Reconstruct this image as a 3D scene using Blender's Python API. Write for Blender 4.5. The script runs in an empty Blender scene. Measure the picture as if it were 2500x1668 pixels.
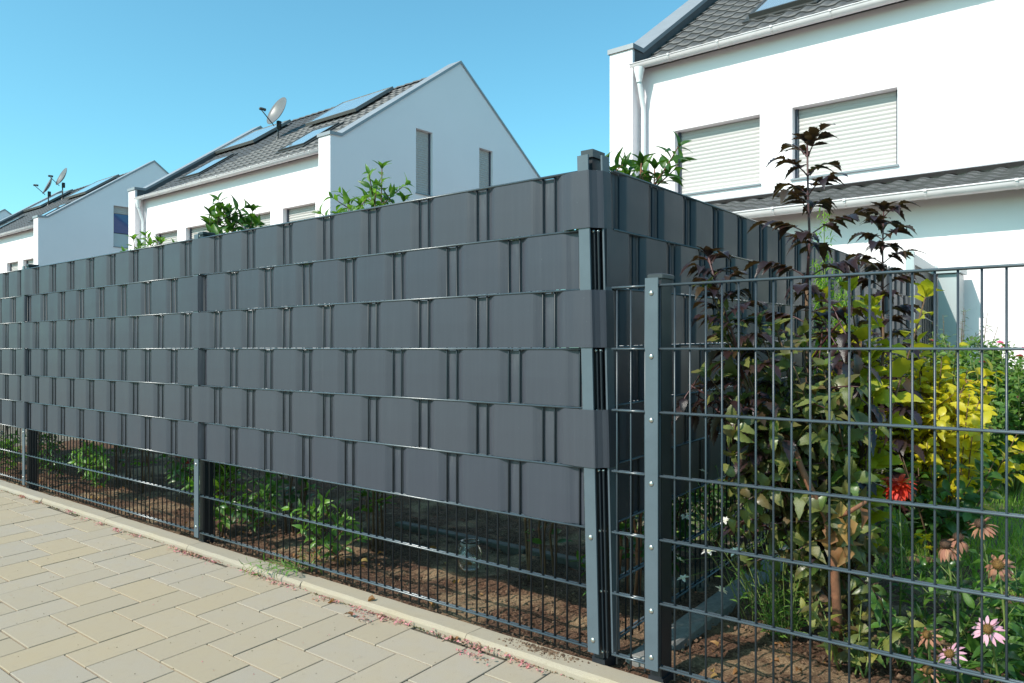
import bpy, math, random
import numpy as np
from mathutils import Vector, Matrix, noise, Quaternion
R = math.radians
rng = random.Random(7)

# ------------------------------------------------------------------ camera, sky, sun, exposure
SC = bpy.context.scene
H = 1.055                                   # eye height above the bed
YAW = 39.16                                 # the fence runs along X, the plots go back along Y
cam_d = bpy.data.cameras.new("camera")
cam_d.sensor_width = 36.0
cam_d.lens = 36.0 * 1865.0 / 2500.0
cam_d.shift_y = 0.0072
cam_d.clip_start = 0.05
cam_d.clip_end = 3000.0
cam = bpy.data.objects.new("camera", cam_d)
SC.collection.objects.link(cam)
cam.location = (0, 0, H)
cam.rotation_euler = (R(90), 0, R(YAW))
SC.camera = cam

SUN = Vector((-0.30, -1.08, 1.0)).normalized()     # towards the sun
elev = math.asin(SUN.z)
world = bpy.data.worlds.new("World")
SC.world = world
world.use_nodes = True
wt = world.node_tree
wt.nodes.clear()
wo = wt.nodes.new("ShaderNodeOutputWorld")
bg = wt.nodes.new("ShaderNodeBackground")
sky = wt.nodes.new("ShaderNodeTexSky")
sky.sky_type = 'NISHITA'
sky.sun_disc = False
sky.sun_elevation = elev
sky.sun_rotation = math.atan2(SUN.x, SUN.y)
sky.altitude = 100
sky.air_density = 1.0
sky.dust_density = 1.3
sky.ozone_density = 1.4
tint = wt.nodes.new("ShaderNodeMix")
tint.data_type = 'RGBA'
tint.blend_type = 'MULTIPLY'
tint.inputs['Factor'].default_value = 1.0
tint.inputs['B'].default_value = (0.74, 1.40, 1.30, 1)
wt.links.new(sky.outputs[0], tint.inputs['A'])
wt.links.new(tint.outputs['Result'], bg.inputs[0])
bg.inputs[1].default_value = 0.15
wt.links.new(bg.outputs[0], wo.inputs[0])

sun_d = bpy.data.lights.new("sun", 'SUN')
sun_d.energy = 4.6
sun_d.angle = R(0.5)
sun_d.color = (1.0, 0.935, 0.85)
sun = bpy.data.objects.new("sun", sun_d)
SC.collection.objects.link(sun)
sun.rotation_euler = SUN.to_track_quat('Z', 'Y').to_euler()
sun.location = (-6, -8, 12)

SC.view_settings.view_transform = 'Standard'
SC.view_settings.look = 'None'
SC.view_settings.exposure = 0.25
SC.view_settings.gamma = 1.0
SC.view_settings.use_curve_mapping = False
SC.render.engine = 'CYCLES'
SC.cycles.use_denoising = True
SC.cycles.max_bounces = 8
SC.cycles.transparent_max_bounces = 12

# ------------------------------------------------------------------ helpers
COL = SC.collection

def mesh(name, verts, faces, smooth=False):
    me = bpy.data.meshes.new(name)
    me.from_pydata([tuple(v) for v in verts], [], faces)
    if smooth:
        me.polygons.foreach_set("use_smooth", [True] * len(me.polygons))
    me.update()
    return me

class MB:
    """collects shapes into one mesh"""
    def __init__(self):
        self.v = []
        self.f = []
    def add(self, vs, fs):
        b = len(self.v)
        self.v += [tuple(p) for p in vs]
        self.f += [tuple(i + b for i in f) for f in fs]
    def box(self, x0, x1, y0, y1, z0, z1):
        self.add([(x0, y0, z0), (x1, y0, z0), (x1, y1, z0), (x0, y1, z0), (x0, y0, z1), (x1, y0, z1), (x1, y1, z1), (x0, y1, z1)],
                 [(3, 2, 1, 0), (4, 5, 6, 7), (0, 1, 5, 4), (1, 2, 6, 5), (2, 3, 7, 6), (3, 0, 4, 7)])
    def bbox(self, x0, x1, y0, y1, z0, z1, b=0.004):
        """box with chamfered upper edges"""
        self.add([(x0, y0, z0), (x1, y0, z0), (x1, y1, z0), (x0, y1, z0),
                  (x0, y0, z1 - b), (x1, y0, z1 - b), (x1, y1, z1 - b), (x0, y1, z1 - b),
                  (x0 + b, y0 + b, z1), (x1 - b, y0 + b, z1), (x1 - b, y1 - b, z1), (x0 + b, y1 - b, z1)],
                 [(3, 2, 1, 0), (0, 1, 5, 4), (1, 2, 6, 5), (2, 3, 7, 6), (3, 0, 4, 7),
                  (4, 5, 9, 8), (5, 6, 10, 9), (6, 7, 11, 10), (7, 4, 8, 11), (8, 9, 10, 11)])
    def tube(self, pts, rad, n=8, caps=True):
        pts = [Vector(p) for p in pts]
        if not isinstance(rad, (list, tuple)):
            rad = [rad] * len(pts)
        b = len(self.v)
        ref = Vector((0, 0, 1))
        d0 = (pts[1] - pts[0]).normalized()
        if abs(d0.z) > 0.9:
            ref = Vector((1, 0, 0))
        for i, p in enumerate(pts):
            d = (pts[min(i + 1, len(pts) - 1)] - pts[max(i - 1, 0)]).normalized()
            a = d.cross(ref)
            if a.length < 1e-4:
                a = d.cross(Vector((0, 1, 0)))
            a.normalize()
            c = a.cross(d)
            for k in range(n):
                t = 2 * math.pi * k / n
                self.v.append(tuple(p + (a * math.cos(t) + c * math.sin(t)) * rad[i]))
        for i in range(len(pts) - 1):
            for k in range(n):
                k2 = (k + 1) % n
                self.f.append((b + i * n + k, b + i * n + k2, b + (i + 1) * n + k2, b + (i + 1) * n + k))
        if caps:
            self.f.append(tuple(b + k for k in range(n))[::-1])
            self.f.append(tuple(b + (len(pts) - 1) * n + k for k in range(n)))
    def lathe(self, prof, c=(0, 0, 0), n=20):
        b = len(self.v)
        for r, z in prof:
            for k in range(n):
                t = 2 * math.pi * k / n
                self.v.append((c[0] + r * math.cos(t), c[1] + r * math.sin(t), c[2] + z))
        for i in range(len(prof) - 1):
            for k in range(n):
                k2 = (k + 1) % n
                self.f.append((b + i * n + k, b + i * n + k2, b + (i + 1) * n + k2, b + (i + 1) * n + k))
    def sphere(self, c, r, n=8, m=5, sx=1, sy=1, sz=1):
        prof = [(r * math.sin(math.pi * i / m), -r * math.cos(math.pi * i / m)) for i in range(m + 1)]
        b = len(self.v)
        self.lathe(prof, (0, 0, 0), n)
        for i in range(b, len(self.v)):
            x, y, z = self.v[i]
            self.v[i] = (c[0] + x * sx, c[1] + y * sy, c[2] + z * sz)
    def mesh(self, name, smooth=False):
        return mesh(name, self.v, self.f, smooth)

def link(name, me, mat, parent=None, loc=None, rot=None):
    o = bpy.data.objects.new(name, me)
    COL.objects.link(o)
    if me is not None and mat is not None and len(me.materials) == 0:
        me.materials.append(mat)
    if parent is not None:
        o.parent = parent
    if loc is not None:
        o.location = loc
    if rot is not None:
        o.rotation_euler = rot
    return o

def part(name, mb, mat, parent, smooth=False):
    """mesh given in world metres, hung under an unrotated thing"""
    me = mb.mesh(name, smooth) if isinstance(mb, MB) else mb
    o = link(name, me, mat, parent)
    p, off = parent, Vector((0, 0, 0))
    while p is not None:
        off -= p.location
        p = p.parent
    o.location = off
    return o

def tag(o, label=None, cat=None, group=None, kind=None):
    if label: o["label"] = label
    if cat: o["category"] = cat
    if group: o["group"] = group
    if kind: o["kind"] = kind
    return o

def thing(name, label, cat, loc=(0, 0, 0), rot=None, group=None):
    o = bpy.data.objects.new(name, None)
    COL.objects.link(o)
    o.empty_display_size = 0.1
    o.location = loc
    if rot is not None:
        o.rotation_euler = rot
    return tag(o, label, cat, group)

# ------------------------------------------------------------------ materials
def new_mat(name):
    m = bpy.data.materials.new(name)
    m.use_nodes = True
    nt = m.node_tree
    return m, nt, nt.nodes["Principled BSDF"]

def ramp(nt, fac, stops):
    r = nt.nodes.new("ShaderNodeValToRGB")
    e = r.color_ramp.elements
    while len(e) < len(stops):
        e.new(0.5)
    for i, (p, c) in enumerate(stops):
        e[i].position = p
        e[i].color = (c[0], c[1], c[2], 1)
    nt.links.new(fac, r.inputs[0])
    return r.outputs[0]

def tex_noise(nt, scale, detail=4, rough=0.55, vec=None, mapscale=None, coord='Object'):
    n = nt.nodes.new("ShaderNodeTexNoise")
    n.inputs["Scale"].default_value = scale
    n.inputs["Detail"].default_value = detail
    n.inputs["Roughness"].default_value = rough
    tc = nt.nodes.new("ShaderNodeTexCoord")
    src = tc.outputs[coord]
    if mapscale:
        mp = nt.nodes.new("ShaderNodeMapping")
        mp.inputs["Scale"].default_value = mapscale
        nt.links.new(src, mp.inputs[0])
        src = mp.outputs[0]
    nt.links.new(src, n.inputs["Vector"])
    return n.outputs["Fac"]

def mixc(nt, fac, a, b, mode='MIX'):
    m = nt.nodes.new("ShaderNodeMix")
    m.data_type = 'RGBA'
    m.blend_type = mode
    if isinstance(fac, (int, float)):
        m.inputs['Factor'].default_value = fac
    else:
        nt.links.new(fac, m.inputs['Factor'])
    for s, x in (('A', a), ('B', b)):
        if isinstance(x, tuple):
            m.inputs[s].default_value = (x[0], x[1], x[2], 1)
        else:
            nt.links.new(x, m.inputs[s])
    return m.outputs['Result']

def bump(nt, bs, height, strength=0.3, dist=0.01):
    b = nt.nodes.new("ShaderNodeBump")
    b.inputs["Strength"].default_value = strength
    b.inputs["Distance"].default_value = dist
    nt.links.new(height, b.inputs["Height"])
    nt.links.new(b.outputs[0], bs.inputs["Normal"])

def mapr(nt, v, a, b, c, d):
    m = nt.nodes.new("ShaderNodeMapRange")
    for i, x in zip((1, 2, 3, 4), (a, b, c, d)):
        m.inputs[i].default_value = x
    nt.links.new(v, m.inputs[0])
    return m.outputs[0]

def simple(name, col, rough=0.5, metal=0.0, var=0.0, scale=30, bmp=0.0, bscale=200, spec=None, objvar=0.0):
    m, nt, b = new_mat(name)
    b.inputs["Roughness"].default_value = rough
    b.inputs["Metallic"].default_value = metal
    if spec is not None:
        b.inputs["Specular IOR Level"].default_value = spec
    out = None
    if var > 0:
        f = tex_noise(nt, scale)
        lo = tuple(c * (1 - var) for c in col)
        hi = tuple(min(1, c * (1 + var)) for c in col)
        out = ramp(nt, f, [(0.3, lo), (0.7, hi)])
    if objvar > 0:
        oi = nt.nodes.new("ShaderNodeObjectInfo")
        k = mapr(nt, oi.outputs["Random"], 0, 1, 1 - objvar, 1 + objvar)
        cmb = nt.nodes.new("ShaderNodeCombineColor")
        for i in range(3):
            nt.links.new(k, cmb.inputs[i])
        out = mixc(nt, 1.0, out if out is not None else tuple(col), cmb.outputs[0], 'MULTIPLY')
    if out is not None:
        nt.links.new(out, b.inputs["Base Color"])
    else:
        b.inputs["Base Color"].default_value = (*col, 1)
    if bmp > 0:
        bump(nt, b, tex_noise(nt, bscale, 3), bmp, 0.002)
    return m

M = {}
# anthracite powder-coated steel
M['steel'] = simple('anthracite_steel', (0.030, 0.040, 0.051), 0.34, 0.0, 0.12, 8, 0.08, 600, spec=0.5)
M['wire'] = simple('shaded_mesh_wire', (0.013, 0.018, 0.024), 0.42, 0.0, 0.12, 8, 0.05, 600, spec=0.35)  # same steel, darkened: backlight and shadow on the uprights put into the colour
M['rail_wire'] = simple('highlight_rail_wire', (0.052, 0.066, 0.080), 0.27, 0.0, 0.15, 12, 0.05, 600, spec=0.8)  # same steel, lightened: highlights along the horizontals put into the colour
M['plate'] = simple('sky_sheen_plate', (0.078, 0.099, 0.120), 0.42, 0.0, 0.10, 10, 0.06, 500, spec=0.5)  # same steel, sky reflection on the sunny cover bars put into the base colour
M['tube'] = simple('dark_post_tube', (0.012, 0.014, 0.02), 0.45, 0.0, 0.2, 20)
M['cap'] = simple('black_plastic', (0.03, 0.032, 0.038), 0.4)
M['bolt'] = simple('stainless_bolt', (0.50, 0.48, 0.45), 0.3, 0.9)

def strip_mat():
    m, nt, b = new_mat('anthracite_strip')
    streak = tex_noise(nt, 6.0, 5, 0.6, mapscale=(14, 14, 0.5))
    blot = tex_noise(nt, 3.0, 4)
    c = ramp(nt, streak, [(0.25, (0.041, 0.0430, 0.057)), (0.5, (0.045, 0.0470, 0.062)), (0.62, (0.047, 0.0490, 0.064)), (0.82, (0.058, 0.0595, 0.074))])
    c = mixc(nt, mapr(nt, blot, 0.35, 0.7, 0.0, 0.35), c, (0.039, 0.043, 0.055))
    spk = tex_noise(nt, 160, 2)
    c = mixc(nt, mapr(nt, spk, 0.73, 0.8, 0.0, 0.35), c, (0.22, 0.22, 0.22))
    at = nt.nodes.new("ShaderNodeAttribute")
    at.attribute_name = "bloom"
    ml = nt.nodes.new("ShaderNodeMath"); ml.operation = 'MULTIPLY'
    nt.links.new(at.outputs["Fac"], ml.inputs[0])
    nt.links.new(mapr(nt, tex_noise(nt, 9.0, 6, 0.7, mapscale=(9, 9, 1.2)), 0.42, 0.75, 0.0, 0.55), ml.inputs[1])
    c = mixc(nt, ml.outputs[0], c, (0.14, 0.145, 0.155))
    oi = nt.nodes.new("ShaderNodeObjectInfo")
    c = mixc(nt, mapr(nt, oi.outputs["Random"], 0, 1, 0.0, 0.22), c, (0.078, 0.077, 0.085))
    nt.links.new(c, b.inputs["Base Color"])
    b.inputs["Roughness"].default_value = 0.42
    nt.links.new(mapr(nt, blot, 0.3, 0.7, 0.36, 0.52), b.inputs["Roughness"])
    b.inputs["Specular IOR Level"].default_value = 0.32
    bump(nt, b, tex_noise(nt, 2.2, 3, mapscale=(1, 1, 1.6)), 0.25, 0.01)
    return m
M['strip'] = strip_mat()

def paver_mat(name, base, objvar):
    m, nt, b = new_mat(name)
    fine = tex_noise(nt, 420, 3, 0.7)
    mid = tex_noise(nt, 9, 4)
    oi = nt.nodes.new("ShaderNodeObjectInfo")
    a = tuple(x * 0.72 for x in base)
    d = tuple(x * 1.22 for x in base)
    c = ramp(nt, fine, [(0.28, a), (0.5, base), (0.74, d)])
    c = mixc(nt, mapr(nt, mid, 0.35, 0.75, 0.0, 0.5), c, (base[0] * 1.05, base[1] * 0.98, base[2] * 0.80))
    c = mixc(nt, mapr(nt, oi.outputs["Random"], 0.0, 1.0, 0.0, objvar), c, (base[0] * 1.08, base[1] * 0.96, base[2] * 0.68))
    stn = tex_noise(nt, 22, 5, 0.7)
    c = mixc(nt, mapr(nt, stn, 0.55, 0.80, 0.0, 0.45), c, (base[0] * .72, base[1] * .70, base[2] * .68))
    oi2 = nt.nodes.new("ShaderNodeMath"); oi2.operation = 'FRACT'
    mm = nt.nodes.new("ShaderNodeMath"); mm.operation = 'MULTIPLY'; mm.inputs[1].default_value = 7.31
    nt.links.new(oi.outputs["Random"], mm.inputs[0]); nt.links.new(mm.outputs[0], oi2.inputs[0])
    c = mixc(nt, mapr(nt, oi2.outputs[0], 0, 1, 0.0, 0.30), c, (base[0] * .80, base[1] * .84, base[2] * .90))
    spots = tex_noise(nt, 60, 2)
    c = mixc(nt, mapr(nt, spots, 0.70, 0.78, 0.0, 0.35), c, (base[0] * .5, base[1] * .48, base[2] * .42))
    big = tex_noise(nt, 0.9, 3, coord='Generated')
    nt.links.new(c, b.inputs["Base Color"])
    b.inputs["Roughness"].default_value = 0.9
    b.inputs["Specular IOR Level"].default_value = 0.25
    bump(nt, b, fine, 0.35, 0.002)
    return m
M['paver'] = paver_mat('concrete_paver', (0.350, 0.290, 0.238), 0.6)
M['kerb'] = paver_mat('concrete_kerb', (0.345, 0.290, 0.238), 0.25)
M['joint'] = simple('sandy_joint', (0.075, 0.058, 0.040), 0.95, 0, 0.5, 90, 0.5, 300)
M['shaded_edging'] = simple('shaded_edging', (0.075, 0.068, 0.06), 0.9, 0, 0.2, 40, 0.4, 300)  # darker copy of the grey edging, shade behind the fence put into its colour
M['edging'] = simple('grey_edging', (0.19, 0.18, 0.17), 0.9, 0, 0.2, 40, 0.4, 300)

def soil_mat():
    m, nt, b = new_mat('bark_soil')
    a = tex_noise(nt, 2.6, 4)
    f = tex_noise(nt, 120, 5, 0.75)
    c1 = ramp(nt, f, [(0.34, (0.024, 0.012, 0.008)), (0.50, (0.11, 0.058, 0.037)), (0.62, (0.22, 0.125, 0.078)), (0.75, (0.44, 0.30, 0.19))])
    c2 = ramp(nt, f, [(0.3, (0.12, 0.075, 0.045)), (0.5, (0.31, 0.205, 0.12)), (0.72, (0.48, 0.35, 0.22))])
    c = mixc(nt, mapr(nt, a, 0.51, 0.62, 0.0, 0.85), c1, c2)
    nt.links.new(c, b.inputs["Base Color"])
    b.inputs["Roughness"].default_value = 0.95
    b.inputs["Specular IOR Level"].default_value = 0.15
    bump(nt, b, f, 0.9, 0.012)
    return m
M['soil'] = soil_mat()
M['crumb'] = simple('soil_crumb', (0.13, 0.075, 0.045), 0.95, 0, 0.6, 25)
M['earth'] = simple('garden_earth', (0.13, 0.10, 0.07), 0.95, 0, 0.4, 6)

def render_mat():
    m, nt, b = new_mat('white_render')
    big = tex_noise(nt, 0.5, 4)
    c = ramp(nt, big, [(0.3, (0.84, 0.755, 0.775)), (0.7, (0.88, 0.79, 0.81))])
    nt.links.new(c, b.inputs["Base Color"])
    b.inputs["Roughness"].default_value = 0.9
    b.inputs["Specular IOR Level"].default_value = 0.2
    bump(nt, b, tex_noise(nt, 160, 3), 0.25, 0.003)
    return m
M['wall'] = render_mat()
M['tile'] = simple('grey_roof_tile', (0.082, 0.077, 0.078), 0.55, 0, 0.15, 5, 0.15, 120, objvar=0.06)
M['zinc'] = simple('pale_zinc', (0.68, 0.615, 0.63), 0.45, 0.0, 0.06, 3)
M['coping'] = simple('zinc_coping', (0.29, 0.29, 0.31), 0.45, 0.15, 0.08, 3)
M['clad'] = simple('dark_zinc_cladding', (0.09, 0.092, 0.098), 0.5, 0.1, 0.15, 3)
M['pipe'] = simple('white_pipe', (0.74, 0.74, 0.75), 0.4)
M['shutter'] = simple('shutter_slat', (0.45, 0.415, 0.40), 0.55)
M['rail'] = simple('dark_blue_frame', (0.045, 0.05, 0.075), 0.45)
M['sill'] = simple('grey_sill', (0.20, 0.21, 0.23), 0.4, 0.3)
M['pane'] = simple('blue_pane', (0.02, 0.05, 0.19), 0.06, 0.0, spec=0.9)
M['roofglass'] = simple('roof_glass', (0.95, 0.95, 0.95), 0.06, 0.8)
M['darkframe'] = simple('dark_roof_frame', (0.05, 0.048, 0.046), 0.5)
M['collector'] = simple('collector_frame', (0.24, 0.23, 0.22), 0.4, 0.5)
M['dish'] = simple('dish_grey', (0.15, 0.14, 0.138), 0.35, 0, 0.06, 2)
M['alu'] = simple('light_aluminium', (0.42, 0.45, 0.46), 0.4, 0.2)
M['taupe'] = simple('taupe_panel', (0.14, 0.125, 0.115), 0.6, 0, 0.1, 3)
M['terrace'] = simple('terrace_slab', (0.35, 0.34, 0.32), 0.85, 0, 0.15, 6)

def glass_mat():
    m, nt, b = new_mat('jar_glass')
    b.inputs["Base Color"].default_value = (0.93, 0.96, 0.95, 1)
    b.inputs["Roughness"].default_value = 0.05
    b.inputs["Transmission Weight"].default_value = 1.0
    b.inputs["IOR"].default_value = 1.45
    return m
M['glass'] = glass_mat()

def leaf_mat(name, cols, rough=0.4, trans=0.35, tcol=None, spec=0.5, vein=0.0):
    m, nt, b = new_mat(name)
    oi = nt.nodes.new("ShaderNodeObjectInfo")
    ge = nt.nodes.new("ShaderNodeNewGeometry")
    ad = nt.nodes.new("ShaderNodeMath")
    ad.operation = 'ADD'
    nt.links.new(oi.outputs["Random"], ad.inputs[0])
    nt.links.new(ge.outputs["Random Per Island"], ad.inputs[1])
    fr = nt.nodes.new("ShaderNodeMath")
    fr.operation = 'FRACT'
    nt.links.new(ad.outputs[0], fr.inputs[0])
    n = len(cols)
    c = ramp(nt, fr.outputs[0], [(i / max(1, n - 1), cc) for i, cc in enumerate(cols)])
    f = tex_noise(nt, 35, 3)
    c = mixc(nt, mapr(nt, f, 0.35, 0.7, 0.0, 0.35), c, tuple(x * 0.55 for x in cols[0]))
    nt.links.new(c, b.inputs["Base Color"])
    b.inputs["Roughness"].default_value = rough
    b.inputs["Specular IOR Level"].default_value = spec
    bump(nt, b, tex_noise(nt, 60, 2), 0.25, 0.004)
    tr = nt.nodes.new("ShaderNodeBsdfTranslucent")
    if tcol:
        tr.inputs[0].default_value = (*tcol, 1)
    else:
        nt.links.new(mixc(nt, 1.0, c, (1.6, 1.7, 0.7), 'MULTIPLY'), tr.inputs[0])
    mx = nt.nodes.new("ShaderNodeMixShader")
    mx.inputs[0].default_value = trans
    nt.links.new(b.outputs[0], mx.inputs[1])
    nt.links.new(tr.outputs[0], mx.inputs[2])
    nt.links.new(mx.outputs[0], nt.nodes["Material Output"].inputs[0])
    return m
M['lf_laurel'] = leaf_mat('laurel_leaf', [(0.035, 0.085, 0.018), (0.055, 0.13, 0.022), (0.09, 0.19, 0.03), (0.045, 0.10, 0.02)], 0.32, 0.35)
M['lf_fresh'] = leaf_mat('fresh_green_leaf', [(0.07, 0.15, 0.025), (0.12, 0.24, 0.035), (0.17, 0.30, 0.05)], 0.4, 0.4)
M['lf_elder'] = leaf_mat('dark_elder_leaf', [(0.020, 0.011, 0.013), (0.040, 0.017, 0.016), (0.028, 0.019, 0.027), (0.060, 0.036, 0.014)], 0.30, 0.18, (0.10, 0.055, 0.012), 0.6)
M['lf_nine'] = leaf_mat('bronze_green_leaf', [(0.055, 0.065, 0.022), (0.13, 0.155, 0.042), (0.20, 0.215, 0.060), (0.13, 0.085, 0.040), (0.10, 0.18, 0.036)], 0.36, 0.30, None, 0.5)
M['lf_gold'] = leaf_mat('golden_leaf', [(0.54, 0.46, 0.02), (0.64, 0.54, 0.03), (0.72, 0.60, 0.04), (0.42, 0.42, 0.03)], 0.42, 0.45, (0.75, 0.66, 0.02))
M['lf_varieg'] = leaf_mat('yellow_green_leaf', [(0.28, 0.33, 0.02), (0.46, 0.45, 0.02), (0.62, 0.55, 0.03), (0.22, 0.28, 0.02)], 0.4, 0.4, (0.45, 0.45, 0.02))
M['lf_rose'] = leaf_mat('rose_leaf', [(0.05, 0.12, 0.02), (0.09, 0.19, 0.03), (0.14, 0.25, 0.045), (0.11, 0.15, 0.03)], 0.45, 0.35)
M['lf_olive'] = leaf_mat('olive_leaf', [(0.10, 0.15, 0.07), (0.16, 0.21, 0.10), (0.12, 0.20, 0.05)], 0.5, 0.3)
M['lf_lime'] = leaf_mat('lime_leaf', [(0.16, 0.32, 0.03), (0.24, 0.42, 0.04), (0.20, 0.36, 0.05)], 0.45, 0.45)
M['lf_red'] = leaf_mat('red_leaf', [(0.30, 0.03, 0.03), (0.22, 0.04, 0.035), (0.36, 0.07, 0.05)], 0.4, 0.3)
M['lf_dry'] = leaf_mat('dry_leaf', [(0.22, 0.10, 0.035), (0.32, 0.14, 0.05), (0.30, 0.20, 0.05), (0.18, 0.07, 0.03)], 0.7, 0.25)
M['lf_pale'] = leaf_mat('pale_trailing_leaf', [(0.20, 0.22, 0.05), (0.28, 0.24, 0.05), (0.13, 0.18, 0.04)], 0.45, 0.35)  # pale yellow-green leaf colour of the trailing plant
M['grass'] = leaf_mat('grass_blade', [(0.13, 0.25, 0.03), (0.20, 0.36, 0.045), (0.28, 0.43, 0.07), (0.33, 0.40, 0.09)], 0.5, 0.4)
M['pet_pink'] = leaf_mat('pink_petal', [(0.72, 0.36, 0.50), (0.80, 0.46, 0.58), (0.68, 0.32, 0.44)], 0.5, 0.3)
M['pet_old'] = leaf_mat('faded_petal', [(0.40, 0.17, 0.10), (0.32, 0.13, 0.09), (0.48, 0.24, 0.14), (0.20, 0.09, 0.07)], 0.7, 0.2)
M['pet_red'] = leaf_mat('red_petal', [(0.70, 0.03, 0.015), (0.80, 0.08, 0.02), (0.60, 0.02, 0.02)], 0.45, 0.3)
M['pet_rose'] = leaf_mat('rose_petal', [(0.70, 0.05, 0.20), (0.80, 0.10, 0.28), (0.75, 0.20, 0.30)], 0.5, 0.3)
M['pet_white'] = leaf_mat('white_petal', [(0.80, 0.80, 0.78), (0.75, 0.72, 0.74)], 0.5, 0.3)
M['pet_fallen'] = leaf_mat('fallen_petal', [(0.56, 0.17, 0.21), (0.64, 0.29, 0.32), (0.44, 0.13, 0.13), (0.52, 0.36, 0.28), (0.34, 0.20, 0.12)], 0.6, 0.2)
M['cone'] = simple('flower_cone', (0.15, 0.075, 0.015), 0.8, 0, 0.5, 300, 0.6, 500)
M['cone_dark'] = simple('dark_flower_cone', (0.07, 0.035, 0.02), 0.85, 0, 0.5, 300, 0.6, 500)
M['bark'] = simple('brown_stem', (0.11, 0.062, 0.032), 0.8, 0, 0.3, 40, 0.3, 200)
M['bark_red'] = simple('reddish_branch', (0.19, 0.080, 0.042), 0.8, 0, 0.3, 30, 0.4, 150)
M['stem_green'] = simple('green_stem', (0.13, 0.17, 0.04), 0.6, 0, 0.2, 30)
M['stem_dark'] = simple('dark_red_stem', (0.07, 0.025, 0.025), 0.5, 0, 0.2, 30)
M['moss'] = simple('mossy_dirt', (0.10, 0.085, 0.03), 0.95, 0, 0.5, 60)
# ------------------------------------------------------------------ where a point shows, to choose which pieces are large in view
CU, SU = math.cos(R(YAW)), math.sin(R(YAW))
def view(x, y, z):
    X = CU * x + SU * y
    Z = -SU * x + CU * y
    if Z < 0.2:
        return None
    return (1250 + 1865 * X / Z, 852 - 1865 * (z - H) / Z, Z)
def inframe(x, y, z, m=120):
    p = view(x, y, z)
    return p is not None and -m < p[0] < 2500 + m and -m < p[1] < 1668 + m

# ------------------------------------------------------------------ ground
ys = [-900, -6, 2.02, 2.17, 2.30, 900]
zs = [-0.60, -0.60, -0.16, -0.16, -0.045, -0.045]
xs = [-900, -12, 0, 12, 900]
gv = [(x, y, z) for y, z in zip(ys, zs) for x in xs]
gf = []
for j in range(len(ys) - 1):
    for i in range(len(xs) - 1):
        a = j * len(xs) + i
        gf.append((a, a + 1, a + 1 + len(xs), a + len(xs)))
tag(link('ground', mesh('ground', gv, gf), M['earth']), kind='structure')

# ------------------------------------------------------------------ pavement of herringbone blocks, falling gently away from the kerb
VK = 2.072                                   # foot of the kerb
FALL = math.atan(0.055)
pave = MB()
pave.box(-15, 6, -6.5, -0.001, -0.12, -0.010)
pavement = link('pavement', pave.mesh('pavement'), M['joint'], None, (0, VK, -0.026), (FALL, 0, 0))
tag(pavement, kind='structure')
pieces = []
g = 0.0029
for i in range(-60, 60):
    for j in range(-40, 40):
        u0 = -4.033 + 0.18 * i + 0.48 * j
        v0 = 1.385 + 0.18 * i - 0.12 * j
        for (a, b, w, l) in ((u0, v0, 0.18, 0.30), (u0 + 0.18, v0, 0.30, 0.18)):
            x0, x1, y0, y1 = a + g, a + w - g, b + g - VK, min(b + l - g, VK - 0.004) - VK
            if x1 > 5 or x0 < -14 or y0 < -6 or y1 - y0 < 0.03:
                continue
            pieces.append((x0, x1, y0, y1))
def pv_key(p):
    c = ((p[0] + p[1]) / 2, (p[2] + p[3]) / 2)
    z = -0.026 + 0.055 * c[1]
    vis = inframe(c[0], c[1] + VK, z, 160)
    return (0 if vis else 1, math.hypot(c[0], c[1] + VK))
pieces.sort(key=pv_key)
cache = {}
rest = MB()
for n, (x0, x1, y0, y1) in enumerate(pieces):
    w, l = round(x1 - x0, 3), round(y1 - y0, 3)
    cx_, cy_ = (x0 + x1) / 2, (y0 + y1) / 2
    dz = rng.uniform(-0.0012, 0.0012)
    if n < 300:
        if (w, l) not in cache:
            mb = MB()
            mb.bbox(-w / 2, w / 2, -l / 2, l / 2, -0.06, 0, 0.0018)
            cache[(w, l)] = mb.mesh('paver')
        link('paver', cache[(w, l)], M['paver'], pavement, (cx_, cy_, dz), (rng.gauss(0, .0016), rng.gauss(0, .0016), rng.gauss(0, .002)))
    else:
        rest.bbox(x0, x1, y0, y1, -0.05, dz, 0.0035)
tag(link('paving_field', rest.mesh('paving_field'), M['paver'], pavement), kind='stuff')

# kerb of concrete stones one metre long
kerb_base = MB()
kerb_base.box(-15, 6, VK + 0.004, VK + 0.096, -0.20, -0.08)
kerb = tag(link('kerb', kerb_base.mesh('kerb'), M['joint']), kind='structure')
def kerb_stone(l):
    prof = [(0, -0.16), (0.002, -0.014), (0.006, -0.006), (0.014, 0.0), (0.098, 0.0), (0.10, -0.003), (0.10, -0.16)]
    mb = MB()
    n = 10
    vs, fs = [], []
    for k in range(n + 1):
        x = l * k / n
        for (y, z) in prof:
            e = 0.0008 * math.sin(k * 2.3 + y * 90)
            vs.append((x, VK + y + (e if y < .05 else 0), z + (e if z > -.02 else 0)))
    m = len(prof)
    for k in range(n):
        for q in range(m - 1):
            fs.append((k * m + q, (k + 1) * m + q, (k + 1) * m + q + 1, k * m + q + 1))
    fs.append(tuple(range(m)))
    fs.append(tuple(n * m + q for q in range(m))[::-1])
    mb.add(vs, fs)
    return mb.mesh('kerb_stone')
km = kerb_stone(1.008)
for k in range(-13, 8):
    link('kerb_stone', km, M['kerb'], kerb, (-1.910 + 1.013 * k, rng.gauss(0, .0012), rng.gauss(0, .001)), (0, rng.gauss(0, .0008), 0))

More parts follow.
